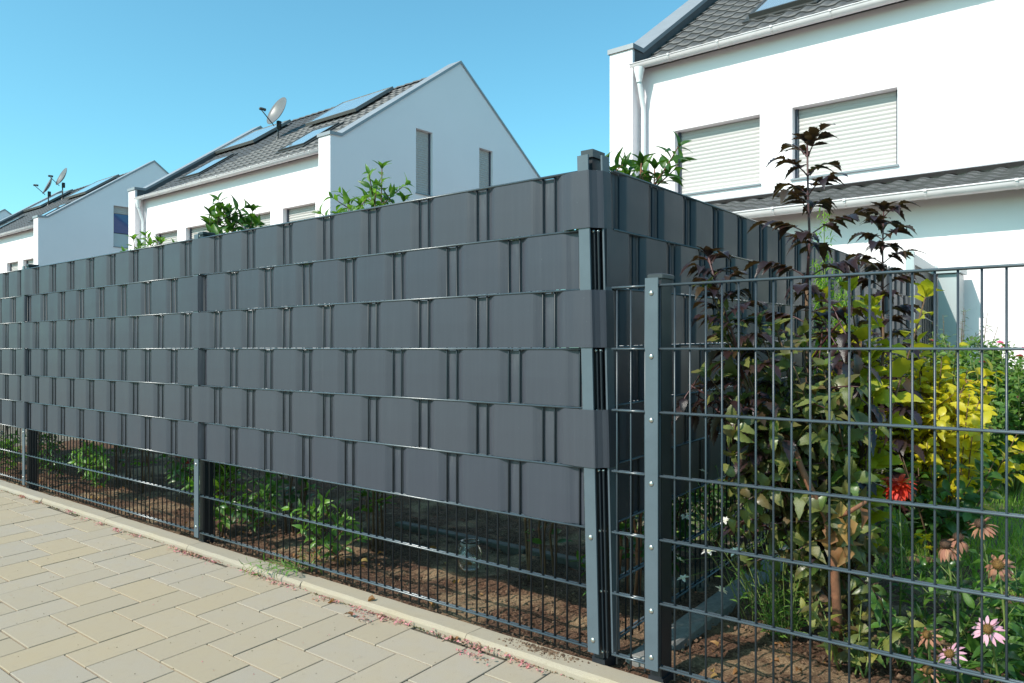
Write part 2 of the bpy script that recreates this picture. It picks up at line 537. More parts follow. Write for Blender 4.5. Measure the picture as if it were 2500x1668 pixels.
# ------------------------------------------------------------------ soil beds behind the kerb
def soil_bed(name, x0, x1, y0, y1, step, base, amp, fn=None):
    nx, ny = int((x1 - x0) / step), int((y1 - y0) / step)
    vs = []
    for j in range(ny + 1):
        for i in range(nx + 1):
            x, y = x0 + (x1 - x0) * i / nx, y0 + (y1 - y0) * j / ny
            h = noise.fractal(Vector((x * 3.2, y * 3.2, 1.7)), 0.9, 2.1, 5) * amp
            h += noise.noise(Vector((x * 38, y * 38, 4.0))) * 0.012 + noise.noise(Vector((x * 90, y * 90, 9.0))) * 0.008
            e = min(1.0, (y - y0) / 0.10)
            z = base + h * (0.35 + 0.65 * e)
            if fn:
                z += fn(x, y)
            vs.append((x, y, z))
    fs = [(j * (nx + 1) + i, j * (nx + 1) + i + 1, (j + 1) * (nx + 1) + i + 1, (j + 1) * (nx + 1) + i) for j in range(ny) for i in range(nx)]
    return mesh(name, vs, fs, True)
SEG = R(3.25)                                # the side fence is not quite square to the front one
def side_x(y): return -1.378 - math.tan(SEG) * (y - 2.20)
bed1 = tag(link('planting_bed', soil_bed('planting_bed', -9.6, -1.44, 2.165, 3.95, 0.02, -0.012, 0.035), M['soil']), kind='structure')
bed2 = tag(link('planting_bed', soil_bed('planting_bed', -1.44, 2.4, 2.165, 4.3, 0.02, -0.008, 0.035), M['soil']), kind='structure')

crumbs = MB()
def crumb(mb, x, y, z, r):
    pts = [Vector((1, 0, 0)), Vector((-1, 0, 0)), Vector((0, 1, 0)), Vector((0, -1, 0)), Vector((0, 0, 1)), Vector((0, 0, -1))]
    q = Quaternion((rng.random(), rng.random(), rng.random(), rng.random())).normalized()
    vs = [q @ (p * r * rng.uniform(.5, 1.2)) + Vector((x, y, z)) for p in pts]
    mb.add(vs, [(0, 2, 4), (2, 1, 4), (1, 3, 4), (3, 0, 4), (2, 0, 5), (1, 2, 5), (3, 1, 5), (0, 3, 5)])
for n in range(3800):
    if n < 2600:
        x, y = rng.uniform(-7.5, -1.45), 2.175 + 0.9 * rng.random() ** 1.6
    else:
        x, y = rng.uniform(-1.3, 0.9), 2.175 + 1.2 * rng.random()
    crumb(crumbs, x, y, rng.uniform(-.012, .012), rng.choice((.004, .005, .007, .010)))
for n in range(420):                        # earth spilled over the kerb by the corner post
    t = rng.gauss(0, 1)
    crumb(crumbs, -1.60 + .07 * rng.gauss(0, 1), 2.158 - abs(rng.gauss(0, .024)), 0.001, rng.choice((.002, .003, .004, .006)))
tag(link('soil_crumbs', crumbs.mesh('soil_crumbs'), M['crumb']), 'brown bark crumbs scattered over the planting beds', 'soil', kind='stuff')

# lawn of grass blades (sunny one on the right, shaded one behind the front bed)
def blades(name, n, fx, fy, hmin, hmax, label):
    r = np.random.default_rng(5)
    x = fx(r, n); y = fy(r, n)
    h = r.uniform(hmin, hmax, n); a = r.uniform(0, 2 * math.pi, n)
    lean = r.uniform(.1, .9, n) * h; w = r.uniform(.0014, .003, n)
    la = r.uniform(0, 2 * math.pi, n)
    z0 = np.full(n, -0.045)
    ca, sa = np.cos(a) * w, np.sin(a) * w
    lx, ly = np.cos(la) * lean, np.sin(la) * lean
    P = np.stack([np.stack([x - ca, y - sa, z0], 1), np.stack([x + ca, y + sa, z0], 1),
                  np.stack([x + lx * .35 + ca * .8, y + ly * .35 + sa * .8, z0 + h * .6], 1), np.stack([x + lx * .35 - ca * .8, y + ly * .35 - sa * .8, z0 + h * .6], 1),
                  np.stack([x + lx, y + ly, z0 + h], 1)], 1).reshape(-1, 3)
    b = np.arange(n) * 5
    q = np.stack([b, b + 1, b + 2, b + 3], 1).tolist()
    t = np.stack([b + 3, b + 2, b + 4], 1).tolist()
    me = bpy.data.meshes.new(name)
    me.from_pydata(P.tolist(), [], q + t)
    o = link(name, me, M['grass'])
    return tag(o, label, 'grass', kind='stuff')
blades('lawn_grass', 42000, lambda r, n: -1.6 + 4.2 * r.random(n), lambda r, n: 3.9 + 5.0 * r.random(n) ** 1.3, .04, .10, 'sunny green lawn behind the flower bed and low fence')
blades('lawn_grass', 9000, lambda r, n: -9.5 + 7.7 * r.random(n), lambda r, n: 3.97 + 1.6 * r.random(n) ** 1.5, .03, .06, 'shaded lawn behind the hedge of the tall privacy fence')

# concrete edging strips
eb = MB()
edg = tag(link('bed_edging', None, None), kind='structure')
em = MB(); em.bbox(0, .985, 0, .06, -.12, .03, .005); em = em.mesh('edging_stone')
for k in range(2):
    link('edging_stone', em, M['shaded_edging'], edg, (-3.45 + 1.0 * k, 3.12, -.020 + rng.gauss(0, .003)))
em2 = MB(); em2.bbox(0, .985, -.10, 0, -.15, .022, .008); em2 = em2.mesh('edging_stone')
for k in range(7):
    y = 2.25 + 1.0 * k
    link('edging_stone', em2, M['edging'], edg, (side_x(y) + .045, y, rng.gauss(0, .003)), (0, 0, R(90) + SEG))

# ------------------------------------------------------------------ fences of double-bar mesh with woven privacy strips
ZT = 1.655
PITCH = 0.052
PER = PITCH * 6
def rod(l, r, n=6):
    mb = MB()
    mb.tube([(0, 0, 0), (0, 0, l)], r, n)
    return mb.mesh('wire_rod', True)
ROD_TALL, ROD_LOW = rod(1.632, .0036), rod(1.232, .0032)
def hrod(l):
    mb = MB()
    mb.tube([(0, 0, 0), (l, 0, 0)], .0041, 6)
    return mb.mesh('wire_rod', True)
def mesh_wires(parent, panels, anchor, top, levels, rise=0.0, pitch=PITCH, rodm=None, mat='wire'):
    for (a, b) in panels:
        hm = hrod(b - a)
        for k in range(levels):
            for y in (-.0072, .0072):
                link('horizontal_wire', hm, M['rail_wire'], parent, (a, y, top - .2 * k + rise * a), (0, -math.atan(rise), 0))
        k0 = math.ceil((a + .004 - anchor) / pitch)
        s = anchor + k0 * pitch
        while s < b - .003:
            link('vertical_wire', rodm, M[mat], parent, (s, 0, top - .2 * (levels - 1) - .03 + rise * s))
            s += pitch
def post_parts(parent, s, top, levels, bolts, plate_bot=.035, lean=0.0, rise=0.0, deep=.060, half=.0215):
    zb = rise * s
    t = MB(); t.box(-.0195, .0195, .0125, .0125 + deep, -.06, top + .024)
    t.box(-.026, .026, .0105, .0125 + deep + .004, -.03, .012)
    p = link('post', t.mesh('post'), M['tube'], parent, (s, 0, zb), (0, -lean, 0))
    c = MB(); c.bbox(-.026, .026, .006, .0125 + deep + .007, top + .0245, top + .040, .004)
    link('cap', c.mesh('cap'), M['cap'], p)
    c = MB(); c.box(-half, half, -.0185, -.0120, plate_bot, top + .0235)
    pl = link('cover_bar', c.mesh('cover_bar'), M['plate'], p)
    bm_ = MB(); bm_.sphere((0, 0, 0), .0082, 10, 6, 1, .55, 1); bm_.lathe([(.0025, 0), (.0025, .001)], (0, 0, 0), 6)
    bm_ = bm_.mesh('bolt', True)
    for z in bolts:
        link('bolt', bm_, M['bolt'], p, (0, -.0195, z))
    return p

def weave(s, mid):
    """depth offset and top dip of a strip at s (pairs of rods show at mid + n*PER)"""
    ph = abs(((s - mid + PER / 2) % PER) - PER / 2)
    d = .0078
    t = min(1.0, max(0.0, (ph - .030) / .040))
    t2 = t * t * (3 - 2 * t) * .5 + t * .5
    y = d * (1 - 2 * t2)
    dip = .0022 * (1 - math.sqrt(max(0.0, 1 - (1 - min(1.0, max(0.0, (ph - .018) / .062))) ** 2))) if ph < .08 else 0.0
    return y, dip
def ribbon(pts, z0, h, shear=None, rise=0.0):
    """pts: (x, y, nx, ny, dip) along the strip, n = outward normal"""
    vs, fs, bl_ = [], [], []
    th = .0013
    for k, (x, y, nx, ny, dip) in enumerate(pts):
        zz = z0 + rise * x
        for (z, o) in ((zz, 0), (zz + h * .5, .0009), (zz + h - dip, 0), (zz + h - dip, -th), (zz, -th)):
            dx = shear(x, y, z) if shear else 0.0
            vs.append((x + nx * o + dx, y + ny * o, z))
        w_ = min(1.0, abs(dip) / .0010) * rng.uniform(.5, 1.0)
        bl_ += [0.0, w_ * .35, w_, w_, 0.0]
    for k in range(len(pts) - 1):
        a, b = k * 5, k * 5 + 5
        for q in range(4):
            fs.append((a + q, b + q, b + q + 1, a + q + 1))
        fs.append((a + 4, b + 4, b, a))
    me = mesh('privacy_strip', vs, fs, False)
    at = me.attributes.new('bloom', 'FLOAT', 'POINT')
    at.data.foreach_set('value', bl_)
    return me

# tall front fence; its own x runs from the corner post, negative to the left
FX, FY = -1.412, 2.155
front = thing('privacy_fence', 'long tall anthracite fence beside the pavement with grey strips woven through it', 'fence', (FX, FY, 0))
P1, P2, P3 = 0.0, -2.544, -5.075
LEAN = .026
lean_at = lambda z: -(z - .80) * LEAN
mesh_wires(front, [(P2 + .014, -.012), (P3 + .014, P2 - .014), (-7.59, P3 - .014)], -1.5625 - FX, ZT, 9, 0, PITCH, ROD_TALL)
bz = [ZT - .2 * k - .026 for k in range(9)]
for s in (P2, P3, -7.605):
    post_parts(front, s, ZT, 9, [.428, .088], .03)
# corner post, leaning a little to the left
cp = MB()
def lbox(mb, x0, x1, y0, y1, z0, z1):
    a, b = lean_at(z0), lean_at(z1)
    mb.add([(x0 + a, y0, z0), (x1 + a, y0, z0), (x1 + a, y1, z0), (x0 + a, y1, z0), (x0 + b, y0, z1), (x1 + b, y0, z1), (x1 + b, y1, z1), (x0 + b, y1, z1)],
           [(3, 2, 1, 0), (4, 5, 6, 7), (0, 1, 5, 4), (1, 2, 6, 5), (2, 3, 7, 6), (3, 0, 4, 7)])
lbox(cp, -.019, .019, .0125, .074, -.05, ZT + .045)
lbox(cp, -.024, .026, .010, .078, -.03, .020)
cpost = link('post', cp.mesh('post'), M['tube'], front)
c = MB(); lbox(c, -.021, .027, .004, .080, ZT + .0455, ZT + .072); link('cap', c.mesh('cap'), M['cap'], cpost)
c = MB(); lbox(c, -.0215, .0215, -.0185, -.0120, .045, ZT + .050); link('cover_bar', c.mesh('cover_bar'), M['plate'], cpost)
c = MB(); lbox(c, .046, .0525, .022, .066, .045, ZT + .050); link('cover_bar', c.mesh('cover_bar'), M['plate'], cpost)
for k in range(9):                          # clamps and nuts between the two cover bars
    z = ZT - .2 * k - .006
    for (x, y) in ((.0235, .004), (.036, .012)):
        b = MB(); b.sphere((x + lean_at(z), y, z), .0058, 8, 5)
        link('nut', b.mesh('nut', True), M['bolt'], cpost)
    if k % 2 == 1 or k > 5:
        b = MB(); lbox(b, .024, .030, .000, .008, z - .2 if k < 8 else .03, z); link('rod_end', b.mesh('rod_end'), M['wire'], cpost)
        b = MB(); lbox(b, .036, .041, .006, .013, z - .2 if k < 8 else .03, z); link('rod_end', b.mesh('rod_end'), M['wire'], cpost)
bm_ = MB(); bm_.sphere((0, 0, 0), .0088, 10, 6, 1, .55, 1); bm_ = bm_.mesh('bolt', True)
for z in (.428, .088):
    link('bolt', bm_, M['bolt'], cpost, (lean_at(z), -.0195, z))

for r in range(6):
    z0 = ZT - .2 * (r + 1) + .0045
    mid = -1.5885 - FX - (PER / 2) * (r % 2)
    pts = []
    s = -7.62
    end = -.030 if r % 2 else -.018
    while s < end:
        y, dip = weave(s, mid)
        for sp in (P2, P3):
            d = s - sp
            right = .040 if r % 2 else .115
            left = .045
            if -left < d < right:
                if abs(d) < .026:
                    y, dip = -.0222, 0.0
                elif d < 0:
                    t = (d + left) / (left - .026); t = t * t * (3 - 2 * t)
                    y, dip = y * (1 - t) - .0222 * t, dip * (1 - t)
                else:
                    t = (right - d) / (right - .026); t = t * t * (3 - 2 * t)
                    y, dip = y * (1 - t) - .0222 * t, dip * (1 - t)
        if s > -.115:                       # runs out over the corner cover bar
            t = min(1.0, max(0.0, (s + .115) / .075)); t = t * t * (3 - 2 * t)
            if r % 2 == 0:
                y, dip = y * (1 - t) - .0222 * t, dip * (1 - t)
            else:
                y, dip = y * (1 - t) + .004 * t, 0.0
        pts.append((s, y, 0, -1, dip))
        s += .0085
    if r % 2 == 0:
        for (x, y, nx, ny) in ((0.0, -.0222, 0, -1), (.021, -.0222, -0, -1), (.0255, -.0200, .5, -.8), (.030, -.010, .85, -.5), (.040, .006, .85, -.5), (.050, .016, .9, -.4), (.0545, .021, 1, -.1), (.0552, .040, 1, 0), (.0550, .068, 1, 0), (.049, .085, .9, .3), (.040, .105, .9, .3)):
            pts.append((x, y, nx, ny, 0))
    sh = lambda x, y, z: lean_at(z) * min(1.0, max(0.0, (x + .16) / .12))
    link('privacy_strip', ribbon(pts, z0, .1925, sh), M['strip'], front)

# side fence running back between the two gardens
side = thing('privacy_fence', 'anthracite fence with grey strips running back between the gardens to the aluminium screen', 'fence', (-1.378, 2.20, 0), (0, 0, R(90) + SEG))
RISE = 0.018
mesh_wires(side, [(.035, 2.49), (2.515, 4.99), (5.015, 6.06)], .030, ZT + .005, 9, RISE, PITCH, ROD_TALL)
for s in (2.5025, 5.0025, 6.075):
    post_parts(side, s, ZT + .005, 9, [.45, .09], .03, 0, RISE)
for r in range(6):
    z0 = ZT + .005 - .2 * (r + 1) + .0045
    mid = .056 + (PER / 2) * (r % 2)
    pts = []
    s = .045 if r % 2 == 0 else -.018
    while s < 6.09:
        y, dip = weave(s, mid)
        for sp in (2.5025, 5.0025, 6.075):
            d = abs(s - sp)
            if d < .07:
                t = 1 if d < .026 else (.07 - d) / .044
                y, dip = y * (1 - t) - .0222 * t, dip * (1 - t)
        pts.append((s, y, 0, -1, dip))
        s += .0085
    link('privacy_strip', ribbon(pts, z0, .1945, None, RISE), M['strip'], side)

# low open fence to the right of the corner
LFR = R(1.5)
low = thing('mesh_fence', 'low open anthracite wire mesh fence in front of the flower bed', 'fence', (-1.178, 2.158, 0), (0, 0, LFR))
ZL = ZT - .4
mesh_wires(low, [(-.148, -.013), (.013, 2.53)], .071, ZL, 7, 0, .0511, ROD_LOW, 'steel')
post_parts(low, 0, ZL, 7, [ZL - .2 * k - .024 for k in range(6)] + [.085], .045, 0, 0, .072, .0222)
post_parts(low, 2.545, ZL, 7, [ZL - .2 * k - .024 for k in range(6)] + [.085], .045)
# ------------------------------------------------------------------ houses of the row behind the gardens
HS = 1.16
def q(x, y, z): return (x * HS, y * HS, H + (z - H) * HS)
ZG = 0.10                                   # just under the ground
VF, VW, VR = 10.10, 10.35, 14.13            # fin front, facade, ridge
VB = 2 * VR - VF
T = 0.706                                   # roof slope
EV, EZ = 10.165, 5.30                        # eaves edge of the tiles

def wall_panel(mb, mp, a0, a1, z0, top, opens, depth, extra=()):
    """upright wall with openings: a along the wall, top(a) its upper edge, mp maps (a, z, d)"""
    cuts = sorted(set([a0, a1] + [o[0] for o in opens] + [o[1] for o in opens] + [e for e in extra if a0 < e < a1]))
    for i in range(len(cuts) - 1):
        l, r = cuts[i], cuts[i + 1]
        segs = [(z0, None)]
        inside = sorted([o for o in opens if o[0] <= l + 1e-6 and o[1] >= r - 1e-6], key=lambda o: o[2])
        zc = z0
        for o in inside:
            mb.add([mp(l, zc, 0), mp(r, zc, 0), mp(r, o[2], 0), mp(l, o[2], 0)], [(0, 1, 2, 3)])
            zc = o[3]
        mb.add([mp(l, zc, 0), mp(r, zc, 0), mp(r, top(r), 0), mp(l, top(l), 0)], [(0, 1, 2, 3)])
    for (l, r, b, t) in opens:
        for (p, s) in (((l, b), (r, b)), ((r, b), (r, t)), ((r, t), (l, t)), ((l, t), (l, b))):
            mb.add([mp(p[0], p[1], 0), mp(s[0], s[1], 0), mp(s[0], s[1], depth), mp(p[0], p[1], depth)], [(0, 1, 2, 3)])

def shutter_window(house, mp, l, r, b, t, fine, dd=.165, open_part=None):
    """a window with its roller shutter down; mp maps (a, z, d)"""
    fr = MB()
    def bx(mb, a0, a1, z0, z1, d0, d1):
        P = [mp(a, z, d) for d in (d0, d1) for (a, z) in ((a0, z0), (a1, z0), (a1, z1), (a0, z1))]
        mb.add(P, [(0, 1, 2, 3), (7, 6, 5, 4), (0, 4, 5, 1), (1, 5, 6, 2), (2, 6, 7, 3), (3, 7, 4, 0)])
    w = .045
    bx(fr, l, l + w, b, t, dd - .035, dd + .02)
    bx(fr, r - w, r, b, t, dd - .035, dd + .02)
    bx(fr, l, r, b, t, dd + .021, dd + .03)
    win = part('window', fr, M['rail'], house)
    sl = MB(); bx(sl, l - .02, r + .02, b - .03, b - .002, -.035, dd + .02)
    part('sill', sl, M['sill'], win)
    zb = b if open_part is None else open_part
    n = max(4, int(round((t - zb) / .066)))
    hgt = (t - .005 - zb) / n
    if fine:
        for k in range(n):
            s = MB()
            z0, z1 = zb + k * hgt + .0004, zb + (k + 1) * hgt - .0004
            zm = (z0 + z1) / 2
            P = [mp(a, z, d) for a in (l + w, r - w) for (z, d) in ((z0, dd + .006), (z0 + .020, dd + .001), (zm, dd - .001), (z1 - .020, dd + .001), (z1, dd + .006))]
            s.add(P, [(i, 5 + i, 6 + i, i + 1) for i in range(4)])
            part('shutter_slat', s, M['shutter'], win)
    else:
        s = MB()
        for k in range(n):
            z0, z1 = zb + k * hgt + .0004, zb + (k + 1) * hgt - .0004
            P = [mp(a, z, d) for a in (l + w, r - w) for (z, d) in ((z0, dd + .012), ((z0 + z1) / 2, dd - .002), (z1, dd + .012))]
            s.add(P, [(0, 3, 4, 1), (1, 4, 5, 2)])
        part('shutter', s, M['shutter'], win)
    if open_part is not None:
        g_ = MB(); bx(g_, l + w, r - w, b + .62, zb - .02, dd + .002, dd + .012)
        part('pane', g_, M['pane'], win)
        g_ = MB(); bx(g_, l + w, r - w, b + .02, b + .58, dd - .004, dd + .012)
        part('parapet_panel', g_, M['alu'], win)
    return win

def tile_mesh():
    prof = []
    for k in range(8):
        x = .31 * k / 7
        z = .030 * max(0.0, math.sin((x - .14) / .17 * math.pi)) if x > .14 else -.004 * math.sin(x / .14 * math.pi)
        prof.append((x, z))
    mb = MB()
    vs = [(x, 0, z + .028) for x, z in prof] + [(x, .40, z + .002) for x, z in prof] + [(x, 0, z + .002) for x, z in prof]
    n = len(prof)
    fs = [(i, i + 1, n + i + 1, n + i) for i in range(n - 1)] + [(2 * n + i, 2 * n + i + 1, i + 1, i) for i in range(n - 1)]
    mb.add(vs, fs)
    return mb
TILE = tile_mesh()
TILE_ME = TILE.mesh('roof_tile', True)
# keep the front drop of each tile crisp
TILE_ME.polygons.foreach_set("use_smooth", [True] * 7 + [False] * 7)
TILE_ME.materials.append(M['tile'])

def tile_roof(house, u0, u1, e, r_, limit, name='roof'):
    """tiled slope from eave point e=(v,z) to ridge point r_=(v,z), world metres; u0..u1 along it"""
    slab = MB()
    e3, r3 = Vector((0, e[0], e[1])), Vector((0, r_[0], r_[1]))
    d = (r3 - e3); L = d.length; d.normalize()
    nrm = Vector((0, -d.z, d.y))
    if nrm.z < 0: nrm = -nrm
    off = nrm * -.02
    a, b = e3 + off + d * (.24 if name == 'roof' else .32), r3 + off
    slab.add([(u0, a.y, a.z), (u1, a.y, a.z), (u1, b.y, b.z), (u0, b.y, b.z), (u0, a.y, a.z - .03), (u1, a.y, a.z - .03), (u1, b.y, b.z - .03), (u0, b.y, b.z - .03)],
             [(0, 1, 2, 3), (7, 6, 5, 4), (0, 4, 5, 1), (1, 5, 6, 2), (2, 6, 7, 3), (3, 7, 4, 0)])
    roof = part(name, slab, M['clad'], house)
    rot = Matrix((Vector((1, 0, 0)), d, nrm)).transposed()
    rows, cols = max(1, int(L / .34)), int((u1 - u0) / .30)
    cw = (u1 - u0) / cols; rh = L / rows
    lst = []
    for j in range(rows):
        for i in range(cols):
            p = e3 + d * (j * rh) + Vector((u0 + i * cw, 0, 0))
            key = p.length + (0 if inframe(p.x, p.y, p.z, 40) else 100)
            lst.append((key, p))
    lst.sort(key=lambda t: t[0])
    eul = rot.to_euler()
    off = Vector((0, 0, 0)); pp = roof
    while pp is not None:
        off += pp.location; pp = pp.parent
    field = MB()
    for k, (key, p) in enumerate(lst):
        if k < limit and key < 100:
            o = bpy.data.objects.new('roof_tile', TILE_ME)
            COL.objects.link(o); o.parent = roof
            o.location = p - off
            o.rotation_euler = (eul.x + rng.gauss(0, .004), eul.y + rng.gauss(0, .004), eul.z)
        else:
            field.add([rot @ Vector(v) + p for v in TILE.v], TILE.f)
    if field.v:
        me = field.mesh('tile_field')
        o = part('tile_field', me, M['tile'], roof)
        o["kind"] = 'stuff'
    return roof

def gutter(house, u0, u1, v, z, r, clips, pipe_u=None, pipe_v=None, pipe_z=0.0):
    """half-round gutter; v,z centre of its rim; world metres"""
    mb = MB()
    n = 10
    vs = []
    for x in (u0, u1):
        for rr in (r, r - .006):
            for k in range(n + 1):
                t = math.pi * k / n
                vs.append((x, v - rr * math.cos(t), z - rr * math.sin(t)))
    m = n + 1
    fs = []
    for k in range(n):
        fs.append((k, 2 * m + k, 2 * m + k + 1, k + 1))
        fs.append((m + k + 1, 3 * m + k + 1, 3 * m + k, m + k))
    fs.append(tuple(range(m)) + tuple(range(2 * m - 1, m - 1, -1)))
    fs.append(tuple(range(2 * m, 3 * m))[::-1] + tuple(range(3 * m, 4 * m)))
    mb.add(vs, fs)
    mb.tube([(u0, v - r, z + .004), (u1, v - r, z + .004)], .011, 8)
    gt = part('gutter', mb, M['zinc'], house, True)
    cm = MB()
    pts = [(0, v - (r + .004) * math.cos(math.pi * k / 8), z - (r + .004) * math.sin(math.pi * k / 8)) for k in range(9)]
    for k in range(8):
        a, b = pts[k], pts[k + 1]
        cm.add([(-.013, a[1], a[2]), (.013, a[1], a[2]), (.013, b[1], b[2]), (-.013, b[1], b[2])], [(0, 1, 2, 3)])
    cm.box(-.016, .016, v - r - .016, v - r + .012, z - .012, z + .017)
    cme = cm.mesh('gutter_clip')
    x = u0 + .75
    while x < u1 - .1:
        o = link('gutter_clip', cme, M['zinc'], gt)
        off = Vector((0, 0, 0)); pp = gt
        while pp is not None:
            off -= pp.location; pp = pp.parent
        o.location = off * 1.0 + Vector((x, 0, 0)) - Vector((0, 0, 0))
        x += clips
    if pipe_u is not None:
        hb = MB()
        hb.lathe([(.095, 0), (.092, -.05), (.056, -.20), (.050, -.23), (.050, -.26)], (pipe_u, v - .005, z - r * .75), 14)
        hb.tube([(pipe_u, v - .005, z - r * .75 - .22), (pipe_u, v + .02, z - r * .75 - .30), (pipe_u, pipe_v - .05, z - r - .52), (pipe_u, pipe_v, z - r - .66), (pipe_u, pipe_v, z - r - .80), (pipe_u, pipe_v, pipe_z)], .044, 14)
        part('downpipe', hb, M['pipe'], house, True)
    return gt

def coping(house, prof, u0, u1):
    mb = MB()
    b = len(prof)
    vs = []
    for x in (u0, u1):
        for (v, z) in prof: vs.append((x, v, z + .002))
        for (v, z) in prof: vs.append((x, v, z + .030))
        for (v, z) in prof: vs.append((x, v, z - .055))
    fs = []
    for k in range(b - 1):
        for (o1, o2) in ((b, b), (0, 0)):
            fs.append((o1 + k, 3 * b + o1 + k, 3 * b + o1 + k + 1, o1 + k + 1))
        for s0 in (0, 3 * b):
            fs.append((s0 + 2 * b + k, s0 + 2 * b + k + 1, s0 + b + k + 1, s0 + b + k))
    for e in (0, b - 1):
        fs.append((b + e, 4 * b + e, 5 * b + e, 2 * b + e))
    mb.add(vs, fs)
    return part('coping', mb, M['coping'], house)

def gable(house, ua, ub, opens, right, clad=True):
    """fire wall at the end of a house, world metres; prof from front to back"""
    prof = [(VF, 5.64), (10.39, 5.655), (VR, 8.305), (2 * VR - 10.39, 5.655), (VB, 5.64)]
    P = [(v * HS, H + (z - H) * HS) for v, z in prof]
    zg = -.1
    def top(a):
        for i in range(len(P) - 1):
            if P[i][0] <= a <= P[i + 1][0] + 1e-9:
                t = (a - P[i][0]) / (P[i + 1][0] - P[i][0])
                return P[i][1] * (1 - t) + P[i + 1][1] * t
        return P[-1][1]
    mb = MB()
    uo, ui = (ub, ua) if right else (ua, ub)
    sg = -1 if right else 1
    wall_panel(mb, lambda a, z, d: (uo + sg * d, a, z), P[0][0], P[-1][0], zg, top, opens, .20, [p[0] for p in P])
    wall_panel(mb, lambda a, z, d: (ui, a, z), P[0][0], P[-1][0], zg, top, [], .1, [p[0] for p in P])
    for (v, z) in (P[0], P[-1]):
        mb.add([(ua, v, zg), (ub, v, zg), (ub, v, z), (ua, v, z)], [(0, 1, 2, 3)])
    for i in range(len(P) - 1):
        mb.add([(ua, *P[i]), (ub, *P[i]), (ub, *P[i + 1]), (ua, *P[i + 1])], [(0, 1, 2, 3)])
    g_ = part('gable_wall', mb, M['wall'], house)
    CP = [(P[0][0] - .03, P[0][1])] + P[1:-1] + [(P[-1][0] + .03, P[-1][1])]
    coping(house, CP, ua - .03, ub + .03)
    if clad and not right:                  # grey sheet on the inner side above the tiles
        c = MB()
        x = ui + .012
        ez, ev = H + (EZ - H) * HS, EV * HS
        lowz = lambda v: ez - .03 + (min(v, 2 * VR * HS - v) - ev) * T
        vv = [P[0][0] + .07, P[1][0], P[2][0], P[3][0]]
        for i in range(3):
            a, b = vv[i], vv[i + 1]
            c.add([(x, a, lowz(a)), (x, b, lowz(b)), (x, b, top(b) - .01), (x, a, top(a) - .01)], [(0, 1, 2, 3)])
        part('parapet_cladding', c, M['clad'], house)
    return g_

def roof_box(house, name, u0, u1, s0, s1, lift, glass, frame, panes=1):
    """framed glazing lying on the front roof slope; u world metres, s0..s1 metres up the slope from the eaves"""
    d = Vector((0, math.cos(math.atan(T)), math.sin(math.atan(T))))
    n = Vector((0, -d.z, d.y))
    e = Vector((0, EV * HS, H + (EZ - H) * HS))
    def pt(u, s, h): return tuple(e + d * s + n * h + Vector((u, 0, 0)))
    def bx(mb, a0, a1, b0, b1, h0, h1):
        P = [pt(a, b, h) for h in (h0, h1) for (a, b) in ((a0, b0), (a1, b0), (a1, b1), (a0, b1))]
        mb.add(P, [(3, 2, 1, 0), (4, 5, 6, 7), (0, 1, 5, 4), (1, 2, 6, 5), (2, 3, 7, 6), (3, 0, 4, 7)])
    f = MB(); w = .06
    bx(f, u0, u1, s0, s0 + w, .02 if name == 'roof_window' else lift - .09, lift)
    bx(f, u0, u1, s1 - w, s1, .02 if name == 'roof_window' else lift - .09, lift)
    bx(f, u0, u0 + w, s0 + w, s1 - w, .02 if name == 'roof_window' else lift - .09, lift)
    bx(f, u1 - w, u1, s0 + w, s1 - w, .02 if name == 'roof_window' else lift - .09, lift)
    o = part(name, f, frame, house)
    gw = (u1 - u0 - 2 * w) / panes
    for k in range(panes):
        g_ = MB()
        bx(g_, u0 + w + gw * k + (.012 if k else 0), u0 + w + gw * (k + 1), s0 + w, s1 - w, lift - .05, lift - .012)
        part('glass_pane', g_, glass, o)
    if name == 'solar_collector':
        for k in range(3):
            b_ = MB()
            x = u0 + .2 + (u1 - u0 - .4) * k / 2
            bx(b_, x - .02, x + .02, s0 + .1, s1 - .1, .0, lift - .09)
            part('mounting_rail', b_, M['darkframe'], o)
    else:
        b_ = MB(); bx(b_, u0 - .09, u1 + .09, s0 - .12, s0, .03, .055); bx(b_, u0 - .09, u0, s0, s1 + .1, .03, .06); bx(b_, u1, u1 + .09, s0, s1 + .1, .03, .06)
        part('flashing', b_, M['darkframe'], o)
    return o

